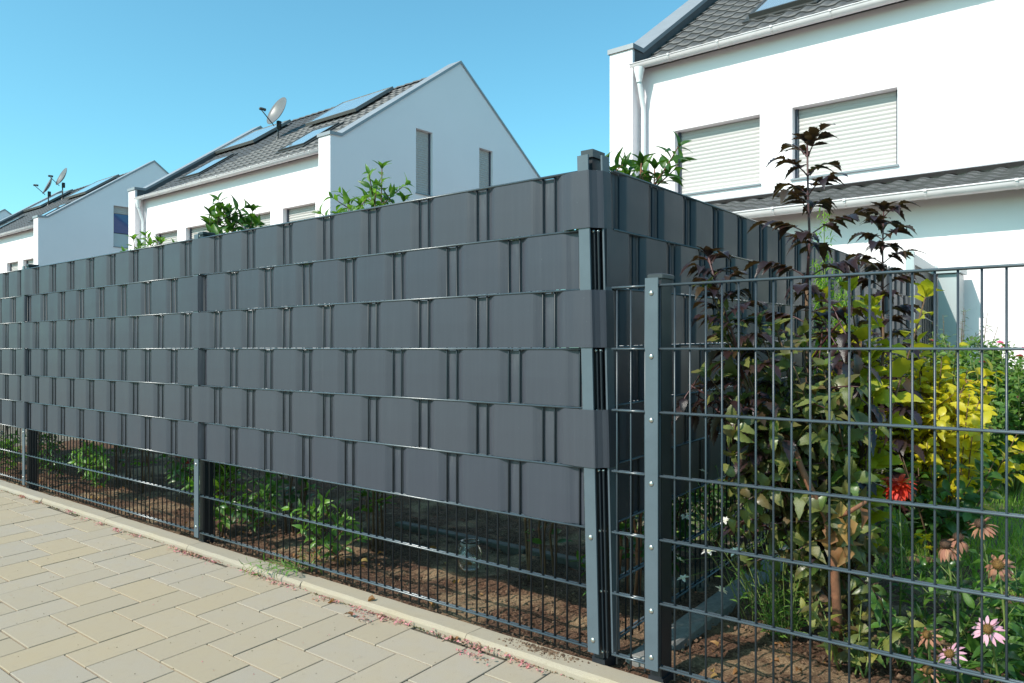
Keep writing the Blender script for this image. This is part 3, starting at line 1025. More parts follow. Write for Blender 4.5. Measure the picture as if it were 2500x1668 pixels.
def house(label, ul, ur, wins, gable_opens, tiles, fine, extras=True):
    """ul, ur: raw ends; wins: raw (l, r) of upper windows; gable_opens raw (v0, v1, z0, z1, open_at)"""
    X = lambda u: u * HS
    Z = lambda z: H + (z - H) * HS
    Y = lambda v: v * HS
    h = thing('house', label, 'house', (X((ul + ur) / 2), Y(VR), 0), None, 'white gabled houses in a row')
    th = .40
    # facade
    mb = MB()
    ops = [(X(l), X(r), Z(3.34), Z(4.30)) for l, r in wins]
    mpf = lambda a, z, d: (a, Y(VW) + d, z)
    wall_panel(mb, mpf, X(ul + th) - .01, X(ur - th) + .01, -.1, lambda a: Z(EZ) + .04, ops, .20)
    part('facade_wall', mb, M['wall'], h)
    mb = MB()
    mb.add([(X(ul + th), Y(VB - .25), -.1), (X(ur - th), Y(VB - .25), -.1), (X(ur - th), Y(VB - .25), Z(EZ)), (X(ul + th), Y(VB - .25), Z(EZ))], [(0, 1, 2, 3)])
    part('rear_wall', mb, M['wall'], h)
    for (l, r, b, t) in ops:
        shutter_window(h, mpf, l, r, b, t, fine)
    gops = [(Y(a), Y(b), Z(c), Z(d)) for a, b, c, d, e in gable_opens]
    gable(h, X(ul), X(ul + th), [], False)
    gable(h, X(ur - th), X(ur), gops, True)
    for (a, b, c, d, e) in gable_opens:
        shutter_window(h, lambda p, z, dd_: (X(ur) - dd_, p, z), Y(a), Y(b), Z(c), Z(d), False, .12, Z(e) if e else None)
    rid = (Y(VR), Z(EZ) + (Y(VR) - Y(EV)) * T)
    tile_roof(h, X(ul + th) + .015, X(ur - th) - .015, (Y(EV), Z(EZ)), rid, tiles)
    back = MB()
    back.add([(X(ul + th), rid[0], rid[1]), (X(ur - th), rid[0], rid[1]), (X(ur - th), 2 * rid[0] - Y(EV), Z(EZ)), (X(ul + th), 2 * rid[0] - Y(EV), Z(EZ))], [(0, 1, 2, 3)])
    part('rear_roof', back, M['tile'], h)
    # ridge tiles
    rt = MB()
    n = int((X(ur - th) - X(ul + th)) / .36)
    cw = (X(ur - th) - X(ul + th)) / n
    one = MB()
    P = [(.105 * math.cos(math.pi * k / 6), .07 * math.sin(math.pi * k / 6)) for k in range(7)]
    vs = [(0, -y, z + .012) for y, z in P] + [(cw + .03, -y * .86, z * .86) for y, z in P]
    one.add(vs, [(k, 7 + k, 8 + k, k + 1) for k in range(6)] + [tuple(range(7))])
    om = one.mesh('ridge_tile'); om.materials.append(M['tile'])
    for k in range(n):
        o = link('ridge_tile', om, None, h, (X(ul + th) + k * cw - h.location.x, rid[0] - h.location.y, rid[1] + .01))
    gutter(h, X(ul + th) - .05, X(ur - th) - .01, Y(VW) - .225, Z(5.355), .088, .88, X(ul + th) + .10, Y(VW) - .075, -.05)
    return h

UL, UR = -6.278, 3.03
h_right = house('white house at the garden with two wide closed shutters and a lower tiled extension', UL, UR, [(-5.305, -4.011), (-3.567, -2.272), (-0.95, 0.35), (.85, 2.15)], [], 300, True)
gops = [(12.59, 13.142, 4.76, 6.29, None), (14.844, 15.383, 4.76, 6.285, None)]
h_mid = house('white house with a big satellite dish and two narrow shuttered windows in its shaded gable', -22.49, -13.185, [(-21.40, -20.15), (-19.70, -18.45), (-17.05, -15.763), (-15.269, -14.033)], gops, 300, False)
h_far = house('white house with a pair of satellite dishes and a blue pane in its gable', -38.60, -29.30, [(-33.1, -31.95), (-31.45, -30.3)], [(12.617, 13.25, 4.85, 6.37, 6.10), (14.9, 15.45, 4.85, 6.3, None)], 0, False)
h_end = house('farthest white house, only its gable top showing', -54.8, -45.5, [], [], 0, False)

d2 = lambda v, : (v - EV) * HS * math.sqrt(1 + T * T)
roof_box(h_right, 'roof_window', -4.42 * HS, -3.50 * HS, d2(11.02), d2(12.0), .13, M['roofglass'], M['darkframe'])
roof_box(h_right, 'roof_window', -.5 * HS, .45 * HS, d2(11.02), d2(12.0), .13, M['roofglass'], M['darkframe'])
for (a, b, c, e) in ((-17.45, -15.35, 12.62, 13.9), (-22.05, -19.95, 12.60, 13.88)):
    roof_box(h_mid, 'solar_collector', a * HS, b * HS, d2(c), d2(e), .19, M['roofglass'], M['collector'], 2)
for (a, b) in ((-16.3, -15.25), (-21.1, -20.05)):
    roof_box(h_mid, 'roof_window', a * HS, b * HS, d2(10.95), d2(12.0), .10, M['roofglass'], M['darkframe'])
for (a, b) in ((-33.6, -31.6), (-38.1, -36.1)):
    roof_box(h_far, 'solar_collector', a * HS, b * HS, d2(12.62), d2(13.9), .19, M['roofglass'], M['collector'], 2)
for (a, b) in ((-32.4, -31.4), (-37.2, -36.2)):
    roof_box(h_far, 'roof_window', a * HS, b * HS, d2(10.95), d2(12.0), .10, M['roofglass'], M['darkframe'])

# single-storey extension of the right-hand house
AW = 8.82 * HS
ag, az = 8.50 * HS, H + (2.625 - H) * HS     # gutter rim
fl = (VW * HS, H + (3.185 - H) * HS)
mb = MB()
wall_panel(mb, lambda a, z, d: (a, AW + d, z), -5.2 * HS, 3.0 * HS, -.1, lambda a: az + .02, [(-.2 * HS, 1.2 * HS, 0.1, 2.2)], .20)
mb.add([(-5.2 * HS, AW, -.1), (-5.2 * HS, VW * HS, -.1), (-5.2 * HS, fl[0], fl[1] - .08), (-5.2 * HS, AW, az + .02)], [(0, 1, 2, 3)])
part('extension_wall', mb, M['wall'], h_right)
shutter_window(h_right, lambda a, z, d: (a, AW + d, z), -.2 * HS, 1.2 * HS, .1, 2.2, False)
slope_v = fl[0] - (ag + .05)
tile_roof(h_right, -5.25 * HS, 3.05 * HS, (ag - .015, az - .022), (fl[0] - .02, fl[1] - .09), 300, 'extension_roof')
mb = MB()
mb.add([(-5.3 * HS, fl[0] - .012, fl[1] + .07), (3.0 * HS, fl[0] - .012, fl[1] + .07), (3.0 * HS, fl[0] - .03, fl[1] + .005), (-5.3 * HS, fl[0] - .03, fl[1] + .005), (3.0 * HS, fl[0] - .26, fl[1] - .055), (-5.3 * HS, fl[0] - .26, fl[1] - .055)],
       [(3, 2, 1, 0), (5, 4, 2, 3)])
part('wall_flashing', mb, M['coping'], h_right)
gutter(h_right, -5.28 * HS, 3.08 * HS, ag - .02, az - .01, .085, .88)

# terrace in front of the extension
tb = MB()
tb.box(-2.0, 3.5, 9.25, AW + .1, -.1, -.02)
tag(link('terrace', tb.mesh('terrace'), M['terrace']), kind='structure')

# ------------------------------------------------------------------ satellite dishes
def sat_dish(label, u, v, dia, aim, pole, group):
    """raw roof position u, v; aim degrees from -Y towards -X"""
    base = Vector(q(u, v, EZ + (v - EV) * T))
    t = thing('satellite_dish', label, 'satellite dish', base, None, group)
    pm = MB(); pm.tube([(0, 0, -.05), (0, 0, pole)], .028, 10); pm.tube([(0, 0, .02), (.25, .3, .22)], .015, 6)
    pm.lathe([(.09, 0), (.04, .12), (.03, .14)], (0, 0, -.02), 10)
    link('pole', pm.mesh('pole', True), M['darkframe'], t)
    az_, el = R(aim), R(24)
    n = Vector((-math.sin(az_) * math.cos(el), -math.cos(az_) * math.cos(el), math.sin(el)))
    s = n.cross(Vector((0, 0, 1))).normalized()
    up = s.cross(n)
    c = Vector((0, 0, pole)) + n * .10 + up * (dia * .38)
    mb = MB()
    rings, seg = 6, 24
    vs = []
    for thick in (0, -.012):
        for i in range(rings + 1):
            r = dia / 2 * i / rings
            for k in range(seg):
                a = 2 * math.pi * k / seg
                vs.append(c + s * (r * .93 * math.cos(a)) + up * (r * 1.04 * math.sin(a)) + n * (.13 * dia * (i / rings) ** 2 * 1.0 + thick))
    m = (rings + 1) * seg
    fs = []
    for i in range(rings):
        for k in range(seg):
            k2 = (k + 1) % seg
            fs.append((i * seg + k, i * seg + k2, (i + 1) * seg + k2, (i + 1) * seg + k))
            fs.append((m + i * seg + k2, m + i * seg + k, m + (i + 1) * seg + k, m + (i + 1) * seg + k2))
    for k in range(seg):
        k2 = (k + 1) % seg
        fs.append((rings * seg + k, rings * seg + k2, m + rings * seg + k2, m + rings * seg + k))
    mb.add(vs, fs)
    link('dish', mb.mesh('dish', True), M['dish'], t)
    am = MB()
    tip = c + n * (dia * .62) - up * (dia * .30)
    am.tube([c - up * (dia * .50), tip], .017, 8)
    am.box(-.05, .05, -.02, .10, pole - .12, pole + .12)
    link('arm', am.mesh('arm', True), M['darkframe'], t)
    fm = MB(); fm.tube([tip - n * .02 + up * .03, tip - n * .16 + up * .07], [.038, .048], 10); fm.sphere(tip, .05, 8, 5)
    link('feed_horn', fm.mesh('feed_horn', True), M['darkframe'], t)
    return t
sat_dish('large grey satellite dish on the tiled roof between two solar collectors', -18.55, 12.42, 1.0, 2, .50, None)
sat_dish('grey satellite dish of the pair, the one nearer the roof ridge', -35.15, 13.05, .95, 2, .75, 'pair of satellite dishes')
sat_dish('grey satellite dish of the pair, the one nearer the eaves', -35.75, 12.72, .95, 12, .62, 'pair of satellite dishes')

# ------------------------------------------------------------------ aluminium garden screen at the end of the side fence
d_ = Vector((-math.sin(SEG), math.cos(SEG), 0))
sp = Vector((-1.378, 2.20, 0)) + d_ * 6.20
scr = thing('garden_screen', 'light aluminium garden screen with a taupe panel and wire trellis by the house wall', 'screen', sp, (0, 0, R(90) + SEG))
for x in (0, 1.70):
    mb = MB(); mb.bbox(x, x + .075, -.035, .04, -.05, 2.03, .006); link('post', mb.mesh('post'), M['alu'], scr)
for z in (.06, 1.90):
    mb = MB(); mb.bbox(.075, 1.70, -.03, .035, z, z + .11, .004); link('frame_rail', mb.mesh('frame_rail'), M['alu'], scr)
mb = MB(); mb.box(.075, 1.70, -.012, .012, .12, 1.90); link('panel', mb.mesh('panel'), M['taupe'], scr)
wm = MB(); wm.tube([(0, 0, 0), (0, 0, 1.5)], .006, 6); wm = wm.mesh('trellis_wire')
for k in range(5):
    link('trellis_wire', wm, M['cap'], scr, (.35 + .13 * k, -.07, .1), (0, R(-2), 0))
wm = MB(); wm.tube([(0, 0, 0), (.75, 0, 0)], .004, 6); wm = wm.mesh('trellis_wire')
for k in range(3):
    link('trellis_wire', wm, M['alu'], scr, (.25, -.075, .55 + .42 * k), (0, R(3), 0))
cb = thing('wall_cabinet', 'pale grey upright cabinet with a flat lid against the extension wall', 'cabinet', (-1.62, 9.72, 0))
mb = MB(); mb.bbox(-.10, .10, .03, .38, -.04, 1.90, .004); link('body', mb.mesh('body'), M['alu'], cb)
mb = MB(); mb.bbox(-.26, .13, -.02, .40, 1.905, 1.965, .004); link('lid', mb.mesh('lid'), M['alu'], cb)
# ------------------------------------------------------------------ plants
cf = lambda px, py, v: (lambda r_: (lambda Z: ((CU * ((px - 1250) / 1865 * Z) - SU * Z), v, H - (py - 852) / 1865 * Z))(v / (SU * r_ + CU)))((px - 1250) / 1865)
def leaf_shape(n, wf, fold, curl, serr=0.0, droop=0.0, seed=0):
    """unit leaf along +X, face up +Z; wf(t) half width"""
    rr = random.Random(seed)
    vs, fs = [], []
    for i in range(n + 1):
        t = i / n
        x = t
        zc = curl * math.sin(math.pi * t) - droop * t * t
        w = wf(t)
        if serr and 0 < i < n:
            w *= (1 + serr * (1 if i % 2 else -1))
        ww = .012 * math.sin(t * 9 + seed)
        for s in (-1, 0, 1):
            vs.append((x - (abs(s) * serr * .05 if i % 2 == 0 else 0), s * w, zc + abs(s) * w * fold + (ww * s)))
    for i in range(n):
        a = i * 3
        fs += [(a, a + 3, a + 4, a + 1), (a + 1, a + 4, a + 5, a + 2)]
    return vs, fs
oval = lambda w: (lambda t: max(.004, w * math.sin(math.pi * min(1, t * .97 + .015)) ** .75))
lance = lambda w: (lambda t: max(.004, w * (math.sin(math.pi * t ** .75)) ** 1.1))
ovate = lambda w: (lambda t: max(.004, w * math.sin(math.pi * t ** .62) ** .9))
SHAPES = {}
def shapes(kind):
    if kind in SHAPES:
        return SHAPES[kind]
    out = []
    for s in range(4):
        a = .35 + .25 * s
        if kind == 'laurel':
            v = leaf_shape(6, lance(.19), .25 + .1 * s, .04, 0, .12 + .1 * s, s)
        elif kind == 'elder':
            v = leaf_shape(12, lance(.26), .22 + .10 * s, .05, .14, .16 + .12 * s, s)
        elif kind == 'nine':
            v = leaf_shape(11, lambda t: max(.006, .27 * math.sin(math.pi * t ** .72) ** .72), .16 + .10 * s, .10, .10, .16 + .16 * s, s)
        elif kind == 'gold':
            v = leaf_shape(5, oval(.30), .22 + .1 * s, .05, 0, .08 + .08 * s, s)
        elif kind == 'ivy':
            v = leaf_shape(7, ovate(.42), .10 + .1 * s, .07, .10, .12 * s, s)
        elif kind == 'small':
            v = leaf_shape(3, oval(.32), .2 + .1 * s, .04, 0, .1, s)
        elif kind == 'thin':
            v = leaf_shape(3, lance(.10), .2, .05, 0, .15 + .1 * s, s)
        elif kind == 'petal':
            v = leaf_shape(4, oval(.15), .15, .04, 0, .12 + .1 * s, s)
        elif kind == 'blade':
            v = leaf_shape(6, lance(.06), .5, .05, 0, .3 + .25 * s, s)
        elif kind == 'dry':
            v = leaf_shape(5, ovate(.26), .5 + .3 * s, .12, .1, .4, s)
        out.append(v)
    SHAPES[kind] = out
    return out
def unit(v):
    v = Vector(v)
    return v.normalized() if v.length > 1e-9 else Vector((0, 0, 1))
LEAF_ME = {}
class Plant:
    def __init__(self, name, label, cat, base, group=None):
        self.t = thing(name, label, cat, base, None, group)
        self.base = Vector(base)
        self.stems = {}
        self.leaves = {}
    def stem(self, pts, r0, r1, mat='bark', n=6, name='stem'):
        mb = self.stems.setdefault((name, mat), [])
        m = MB(); k = len(pts)
        m.tube([Vector(p) - self.base for p in pts], [r0 + (r1 - r0) * i / (k - 1) for i in range(k)], n)
        mb.append(m)
    def leaf(self, pos, d, up, size, kind, mat, name='leaf'):
        self.leaves.setdefault((kind, mat, name), []).append((Vector(pos), unit(d), Vector(up), size))
    def build(self, limit=300):
        for (name, mat), lst in self.stems.items():
            for m in lst[:60]:
                link(name, m.mesh(name, True), M[mat], self.t)
            if len(lst) > 60:
                j = MB()
                for m in lst[60:]:
                    j.add(m.v, m.f)
                o = link('twigs', j.mesh('twigs', True), M[mat], self.t); o["kind"] = 'stuff'
        tot = sum(len(v) for v in self.leaves.values())
        for (kind, mat, name), lst in self.leaves.items():
            sh = shapes(kind)
            lim = limit if tot <= limit else int(limit * len(lst) / tot)
            camp = Vector((0, 0, H))
            lst.sort(key=lambda L: (L[0] - camp).length / L[3])
            joined = MB()
            for k, (p, d, up, sz) in enumerate(lst):
                y = up.cross(d)
                if y.length < 1e-3: y = Vector((0, 1, 0)).cross(d)
                y.normalize(); z = d.cross(y)
                i = rng.randrange(4)
                if k < lim:
                    key = (kind, mat, i)
                    if key not in LEAF_ME:
                        me = mesh('leaf_' + kind, sh[i][0], sh[i][1], True); me.materials.append(M[mat]); LEAF_ME[key] = me
                    o = bpy.data.objects.new(name, LEAF_ME[key]); COL.objects.link(o)
                    o.parent = self.t
                    mt = Matrix((d, y, z)).transposed().to_4x4()
                    mt.translation = p - self.base
                    o.matrix_local = mt @ Matrix.Scale(sz, 4)
                else:
                    joined.add([p - self.base + d * (v[0] * sz) + y * (v[1] * sz) + z * (v[2] * sz) for v in sh[i][0]], sh[i][1])
            if joined.v:
                o = link('foliage', joined.mesh('foliage', True), M[mat], self.t)
                o["kind"] = 'stuff'
        return self.t

def curve_pts(p, d, L, n=6, sag=0.0, wob=.02):
    p = Vector(p); d = unit(d); out = [p.copy()]
    for i in range(n):
        d = unit(d + Vector((rng.gauss(0, wob), rng.gauss(0, wob), -sag / n)))
        p = p + d * (L / n)
        out.append(p.copy())
    return out
def along(pts, t):
    f = t * (len(pts) - 1); i = min(int(f), len(pts) - 2); k = f - i
    return pts[i].lerp(pts[i + 1], k), unit(pts[i + 1] - pts[i])
def around(d, ang):
    d = unit(d); a = d.orthogonal().normalized(); b = d.cross(a)
    return a * math.cos(ang) + b * math.sin(ang)
UPZ = Vector((0, 0, 1))

def leafy_stem(P, pts, kind, mat, size, n, t0=.25, spread=1.0, lift=.35, jit=.25, tipcluster=0):
    ang = rng.uniform(0, 6.28)
    for k in range(n):
        t = t0 + (1 - t0) * (k + rng.random() * .6) / n
        p, d = along(pts, min(t, .999))
        ang += 2.4 + rng.gauss(0, jit)
        o = around(d, ang)
        dr = o * spread + d * lift + UPZ * rng.gauss(.05, .15)
        P.leaf(p + o * .004, dr, d * .3 + UPZ * .5 + SUN * .6 + Vector((rng.gauss(0, .45), rng.gauss(0, .45), rng.gauss(0, .3))), size * rng.uniform(.72, 1.18) * (1.0 if t < .9 else .75), kind, mat)
    for k in range(tipcluster):
        p, d = along(pts, .999)
        o = around(d, ang + 6.28 * k / tipcluster)
        P.leaf(p, o * .7 + d * .9, d, size * rng.uniform(.6, .85), kind, mat)

def bush(P, base, h, spread, stems, kind, mat, size, per, sub=2, bark='bark', r=.007, t0=.2, low=.0, lean=(0, 0)):
    base = Vector(base)
    for k in range(stems):
        a = 6.283 * k / stems + rng.uniform(-.5, .5)
        s = spread * math.sqrt(rng.random())
        tip = Vector((math.cos(a) * s + lean[0], math.sin(a) * s + lean[1], h * rng.uniform(.72, 1.0)))
        b0 = base + Vector((math.cos(a) * .03, math.sin(a) * .03, -.02))
        d = unit(tip + Vector((rng.gauss(0, .05), rng.gauss(0, .05), 0)))
        pts = curve_pts(b0, d, tip.length, 7, -.12, .05)
        P.stem(pts, r, .0022, bark)
        leafy_stem(P, pts, kind, mat, size, per, t0)
        for j in range(sub):
            p, dd = along(pts, rng.uniform(.25, .8))
            o = around(dd, rng.uniform(0, 6.28))
            sp_ = curve_pts(p, o * .8 + dd * .7 + UPZ * .15, h * rng.uniform(.18, .34), 4, .05, .08)
            P.stem(sp_, r * .45, .0016, bark, 5)
            leafy_stem(P, sp_, kind, mat, size * .92, max(4, per // 2), .15)

# ---- shrubs of the hedge behind the tall fence, showing above it and under its strips
def laurel(label, x, y, top, stems, size=.105, mat='lf_laurel', per=16, spread=.18, kind='laurel', bark='bark', group='hedge shrubs behind the tall fence', lowleaf=10, limit=300, low=None, rel=(.93, .99)):
    P = Plant('hedge_shrub', label, 'shrub', (x, y, 0), group)
    for k in range(stems):
        a = 6.283 * k / stems + rng.uniform(-.4, .4)
        s = spread * (0.25 + .75 * rng.random()) if k else .03
        hh = top - .05 if k == 0 else top * rng.uniform(*rel)
        pts = [Vector((x + math.cos(a) * .07, y + math.sin(a) * .05, -.03))]
        for i in range(1, 9):
            t = i / 8
            pts.append(Vector((x + math.cos(a) * (.07 + s * t * t) + rng.gauss(0, .016), y + math.sin(a) * (.05 + s * t * t) + rng.gauss(0, .012), hh * t)))
        P.stem(pts, .0065, .003, bark)
        leafy_stem(P, pts, kind, mat, size, per + 8, .10, 1.0, .35, .25, 5)
        for j in range(3):
            p, dd = along(pts, rng.uniform(.80, .97))
            o = around(dd, rng.uniform(0, 6.28))
            sp_ = curve_pts(p, o + dd * .9, rng.uniform(.10, .20), 4, 0, .06)
            P.stem(sp_, .004, .002, bark, 5)
            leafy_stem(P, sp_, kind, mat, size * .9, 8, .15, 1, .5, .3, 3)
    for k in range(lowleaf):                 # low branches reaching out under the strips
        lx, ly = low if low else (x, y - .22)
        a = R(rng.uniform(170, 370))
        z = rng.uniform(.02, .26)
        sp_ = curve_pts((lx + rng.gauss(0, .05), ly + rng.gauss(0, .02), z), (math.cos(a) * .6, math.sin(a) * .6 - .1, .8), rng.uniform(.12, .24), 5, .5, .08)
        P.stem(sp_, .005, .002, bark, 5)
        leafy_stem(P, sp_, kind, mat, size * .8, 8, .1, .9, .3, .3, 3)
    P.build(limit)
laurel('glossy green hedge shrub rising above the tall fence just right of its second post', -4.64, 2.72, 1.98, 6, .12, per=20, spread=.12, lowleaf=3)
laurel('tall hedge shrub with hanging narrow leaves above the fence before the shaded gable', -3.16, 2.70, 2.05, 9, .088, 'lf_fresh', 30, .17, lowleaf=12, low=(-3.05, 2.35), rel=(.86, .93))
laurel('pale green hedge sprig peeping over the fence before the downpipe', -5.75, 2.72, 1.90, 4, .095, 'lf_fresh', 14, .18, lowleaf=14, low=(-5.7, 2.37))
laurel('hedge shrub with leaf rosettes rising beside the corner post cap', -1.66, 2.78, 1.85, 8, .095, 'lf_laurel', 14, .13, bark='bark_red', lowleaf=1)
laurel('sparse hedge shrub whose leaf tips just clear the fence left of the corner', -2.10, 2.80, 1.76, 6, .08, 'lf_laurel', 9, .26, lowleaf=0)
laurel('red-leaved hedge shrub peeping over the fence left of its second post', -5.22, 2.78, 1.80, 3, .08, 'lf_red', 9, .10, lowleaf=0)
laurel('hedge shrub with low leafy branches lit under the strips near the second post', -3.80, 2.66, 1.55, 6, .10, 'lf_laurel', 18, .22, lowleaf=11, low=(-3.61, 2.35))
laurel('hedge shrub beyond the second post, its low leaves lit under the strips', -6.75, 2.70, 1.58, 5, .09, 'lf_laurel', 16, .22, lowleaf=12)
laurel('hedge shrub at the third post, its low leaves lit under the strips', -7.60, 2.66, 1.72, 5, .09, 'lf_fresh', 14, .22, lowleaf=14, low=(-7.4, 2.36))
laurel('far hedge shrub past the third post of the tall fence', -8.75, 2.68, 1.68, 4, .09, 'lf_laurel', 12, .2, lowleaf=8)
laurel('low young shrub with broad leaves just left of the second post', -4.13, 2.36, .34, 4, .11, 'lf_fresh', 9, .12, lowleaf=0)
laurel('leafy hedge shrub between the second and third posts hidden by strips', -6.20, 2.75, 1.5, 5, .09, 'lf_laurel', 14, .22, lowleaf=4)
for (x_, y_, h_, lb) in ((-1.78, 3.35, .62, 'shaded green shrub on the far side of the side fence near its corner'), (-1.86, 4.15, .70, 'shaded green shrub on the far side of the side fence opposite the elders'), (-1.95, 5.05, .72, 'shaded green shrub on the far side of the side fence opposite the golden shrub'), (-2.02, 6.0, .75, 'shaded green shrub on the far side of the side fence close to the screen')):
    P = Plant('low_shrub', lb, 'shrub', (x_, y_, 0), 'shrubs along the far side of the side fence')
    bush(P, (x_, y_, 0), h_, .36, 16, 'laurel', 'lf_laurel', .085, 16, 2, 'bark', .006, .05)
    P.build(250)

# ---- purple elders behind the low fence
def compound(P, p, d, L, size, mat, kind='elder', pairs=3, sag=.9):
    pts = curve_pts(p, d, L, 7, sag, .03)
    P.stem(pts, .0032, .0014, 'stem_dark', 5, 'leaf_stalk')
    for j in range(pairs):
        t = .38 + .56 * j / pairs
        pp, dd = along(pts, t)
        sd = dd.cross(UPZ)
        if sd.length < .1: sd = around(dd, rng.random() * 6)
        sd.normalize()
        for s in (-1, 1):
            P.leaf(pp, sd * s * .9 + dd * .75 + Vector((0, 0, -.25 + rng.gauss(0, .15))), UPZ + sd * s * .3, size * rng.uniform(.8, 1.05), kind, mat)
    pp, dd = along(pts, .999)
    P.leaf(pp, dd + Vector((0, 0, -.25)), UPZ, size * 1.12, kind, mat)
def elder(label, x, y, top, lower, size=.085, lean=(0, 0), node=.115, reach=.21, extra=0):
    P = Plant('elder_shrub', label, 'shrub', (x, y, 0), 'dark elder shrubs along the side fence')
    pts = []
    for i in range(11):
        t = i / 10
        pts.append(Vector((x + lean[0] * t + rng.gauss(0, .006), y + lean[1] * t + rng.gauss(0, .006), -.03 + (top + .03) * t)))
    P.stem(pts[:8], .0100, .0065, 'bark', 8); P.stem(pts[7:], .0062, .0035, 'stem_dark', 8)
    z = lower; a0 = R(20)
    while z < top - .02:
        p, d = along(pts, (z + .03) / (top + .03))
        k = (z - lower) / (top - lower)
        rc = reach * (1 - .55 * k ** 2.0) * rng.uniform(.85, 1.15)
        for s in (0, math.pi):
            o = Vector((math.cos(a0 + s), math.sin(a0 + s), .50 + .7 * k))
            compound(P, p, o, rc, size * (1 - .25 * k), 'lf_elder', 'elder', 3 if k > .8 else 4, .95 - .3 * k)
        a0 += math.pi / 2 + rng.gauss(0, .25)
        z += node * (1 - .35 * k)
    p, d = along(pts, .999)
    for k in range(6):
        o = around(UPZ, k * 1.05)
        P.leaf(p, o * .65 + UPZ * .75, UPZ, size * .75, 'elder', 'lf_elder')
    for k in range(extra):                   # side shoots low down
        pp, dd = along(pts, rng.uniform(.12, .60))
        a = rng.uniform(0, 6.28)
        sp_ = curve_pts(pp, (math.cos(a), math.sin(a), .9), rng.uniform(.22, .42), 5, .2, .06)
        P.stem(sp_, .006, .003, 'stem_dark', 6)
        for t in (.45, .7, .95):
            q_, dd2 = along(sp_, t)
            for s in (-1, 1):
                compound(P, q_, around(dd2, a + s * 1.6) + UPZ * .3, .13, size * .8, 'lf_elder', 'elder', 2, .8)
    P.build(300)
elder('tall dark purple elder with a bare brown stem above the low fence', -1.00, 3.06, 1.86, .55, .105, (.0, .01), .108, .25, 5)
elder('dark purple elder beside the aluminium screen end of the fence', -1.06, 4.42, 1.79, .20, .125, (.02, 0), .090, .19, 3)
elder('short dark elder with bronze tips behind the low fence post', -.86, 2.90, 1.37, .62, .078, (-.27, -.46), .062, .15, 3)

# ---- bronze-green ninebark filling the bed behind the low fence
P = Plant('ninebark_shrub', 'large bronze-green shrub with toothed glossy leaves filling the bed behind the low fence', 'shrub', (-.92, 2.98, 0))
b0 = Vector((-.80, 2.98, 0))
for (tx, ty, tz, n) in ((-1.13, 2.46, 1.26, 24), (-1.10, 2.52, 1.10, 22), (-1.12, 2.44, .96, 20), (-1.02, 2.62, 1.14, 20), (-1.05, 2.55, .86, 20), (-1.02, 2.80, 1.12, 20), (-.97, 2.66, 1.12, 22), (-.90, 2.60, 1.02, 22), (-.98, 2.62, .74, 18), (-.92, 2.78, 1.06, 20), (-.84, 2.76, .98, 20), (-.84, 2.66, .90, 20), (-.80, 2.74, .86, 18), (-.90, 2.56, .66, 16), (-1.06, 2.66, .58, 16), (-.80, 2.60, .52, 14)):
    end = Vector((tx, ty, tz)); mid = b0.lerp(end, .45) + Vector((rng.gauss(0, .03), rng.gauss(0, .03), .06))
    pts = [b0 * (1 - t) * (1 - t) + mid * (2 * t * (1 - t)) + end * (t * t) for t in [i / 8 for i in range(9)]]
    P.stem(pts, .0075, .0025, 'bark')
    leafy_stem(P, pts, 'nine', 'lf_nine', .088, n, .30, 1.0, .25, .4, 4)
    for j in range(4):
        p, dd = along(pts, rng.uniform(.35, .95))
        sp_ = curve_pts(p, around(dd, rng.uniform(0, 6.28)) + dd * .4, rng.uniform(.10, .22), 4, .25, .08)
        P.stem(sp_, .003, .0015, 'stem_dark', 5)
        leafy_stem(P, sp_, 'nine', 'lf_nine', .072, 7, .15, 1.0, .3, .4, 2)
P.stem([Vector(cf(2048, 1600, 2.74)[:2] + (-.03,)), cf(2043, 1480, 2.71), cf(2035, 1350, 2.68), cf(2018, 1262, 2.66), cf(1985, 1205, 2.62), cf(1955, 1140, 2.60), cf(1935, 1080, 2.62)], .017, .009, 'bark_red', 9, 'branch')
P.stem([cf(2020, 1268, 2.66), cf(2070, 1252, 2.64), cf(2115, 1225, 2.62)], .010, .006, 'bark_red', 8, 'branch')
for k in range(12):                          # sere leaves hanging in the middle
    P.leaf(Vector(cf(2045, 1300, 2.63)) + Vector((rng.gauss(0, .035), rng.gauss(0, .02), rng.gauss(0, .05))), (rng.gauss(0, .5), rng.gauss(0, .5), -.8), (rng.gauss(0, 1), -1, .2), rng.uniform(.06, .09), 'dry', 'lf_dry', 'dry_leaf')
P.build(300)

# ---- pale trailing plant at its foot
P = Plant('trailing_plant', 'pale yellow-green plant sprawling on the soil under the bronze shrub', 'plant', (-.70, 2.66, 0))
for k in range(11):
    a = rng.uniform(0, 6.28)
    pts = curve_pts((-.72 + rng.gauss(0, .05), 2.66 + rng.gauss(0, .05), 0), (math.cos(a), math.sin(a), 2.2), rng.uniform(.18, .42), 5, .7, .08)
    P.stem(pts, .0035, .0018, 'stem_green')
    leafy_stem(P, pts, 'nine', 'lf_pale' if k % 3 == 0 else 'lf_nine', .058, 8, .2, .9, .1, .4, 2)
P.build(300)

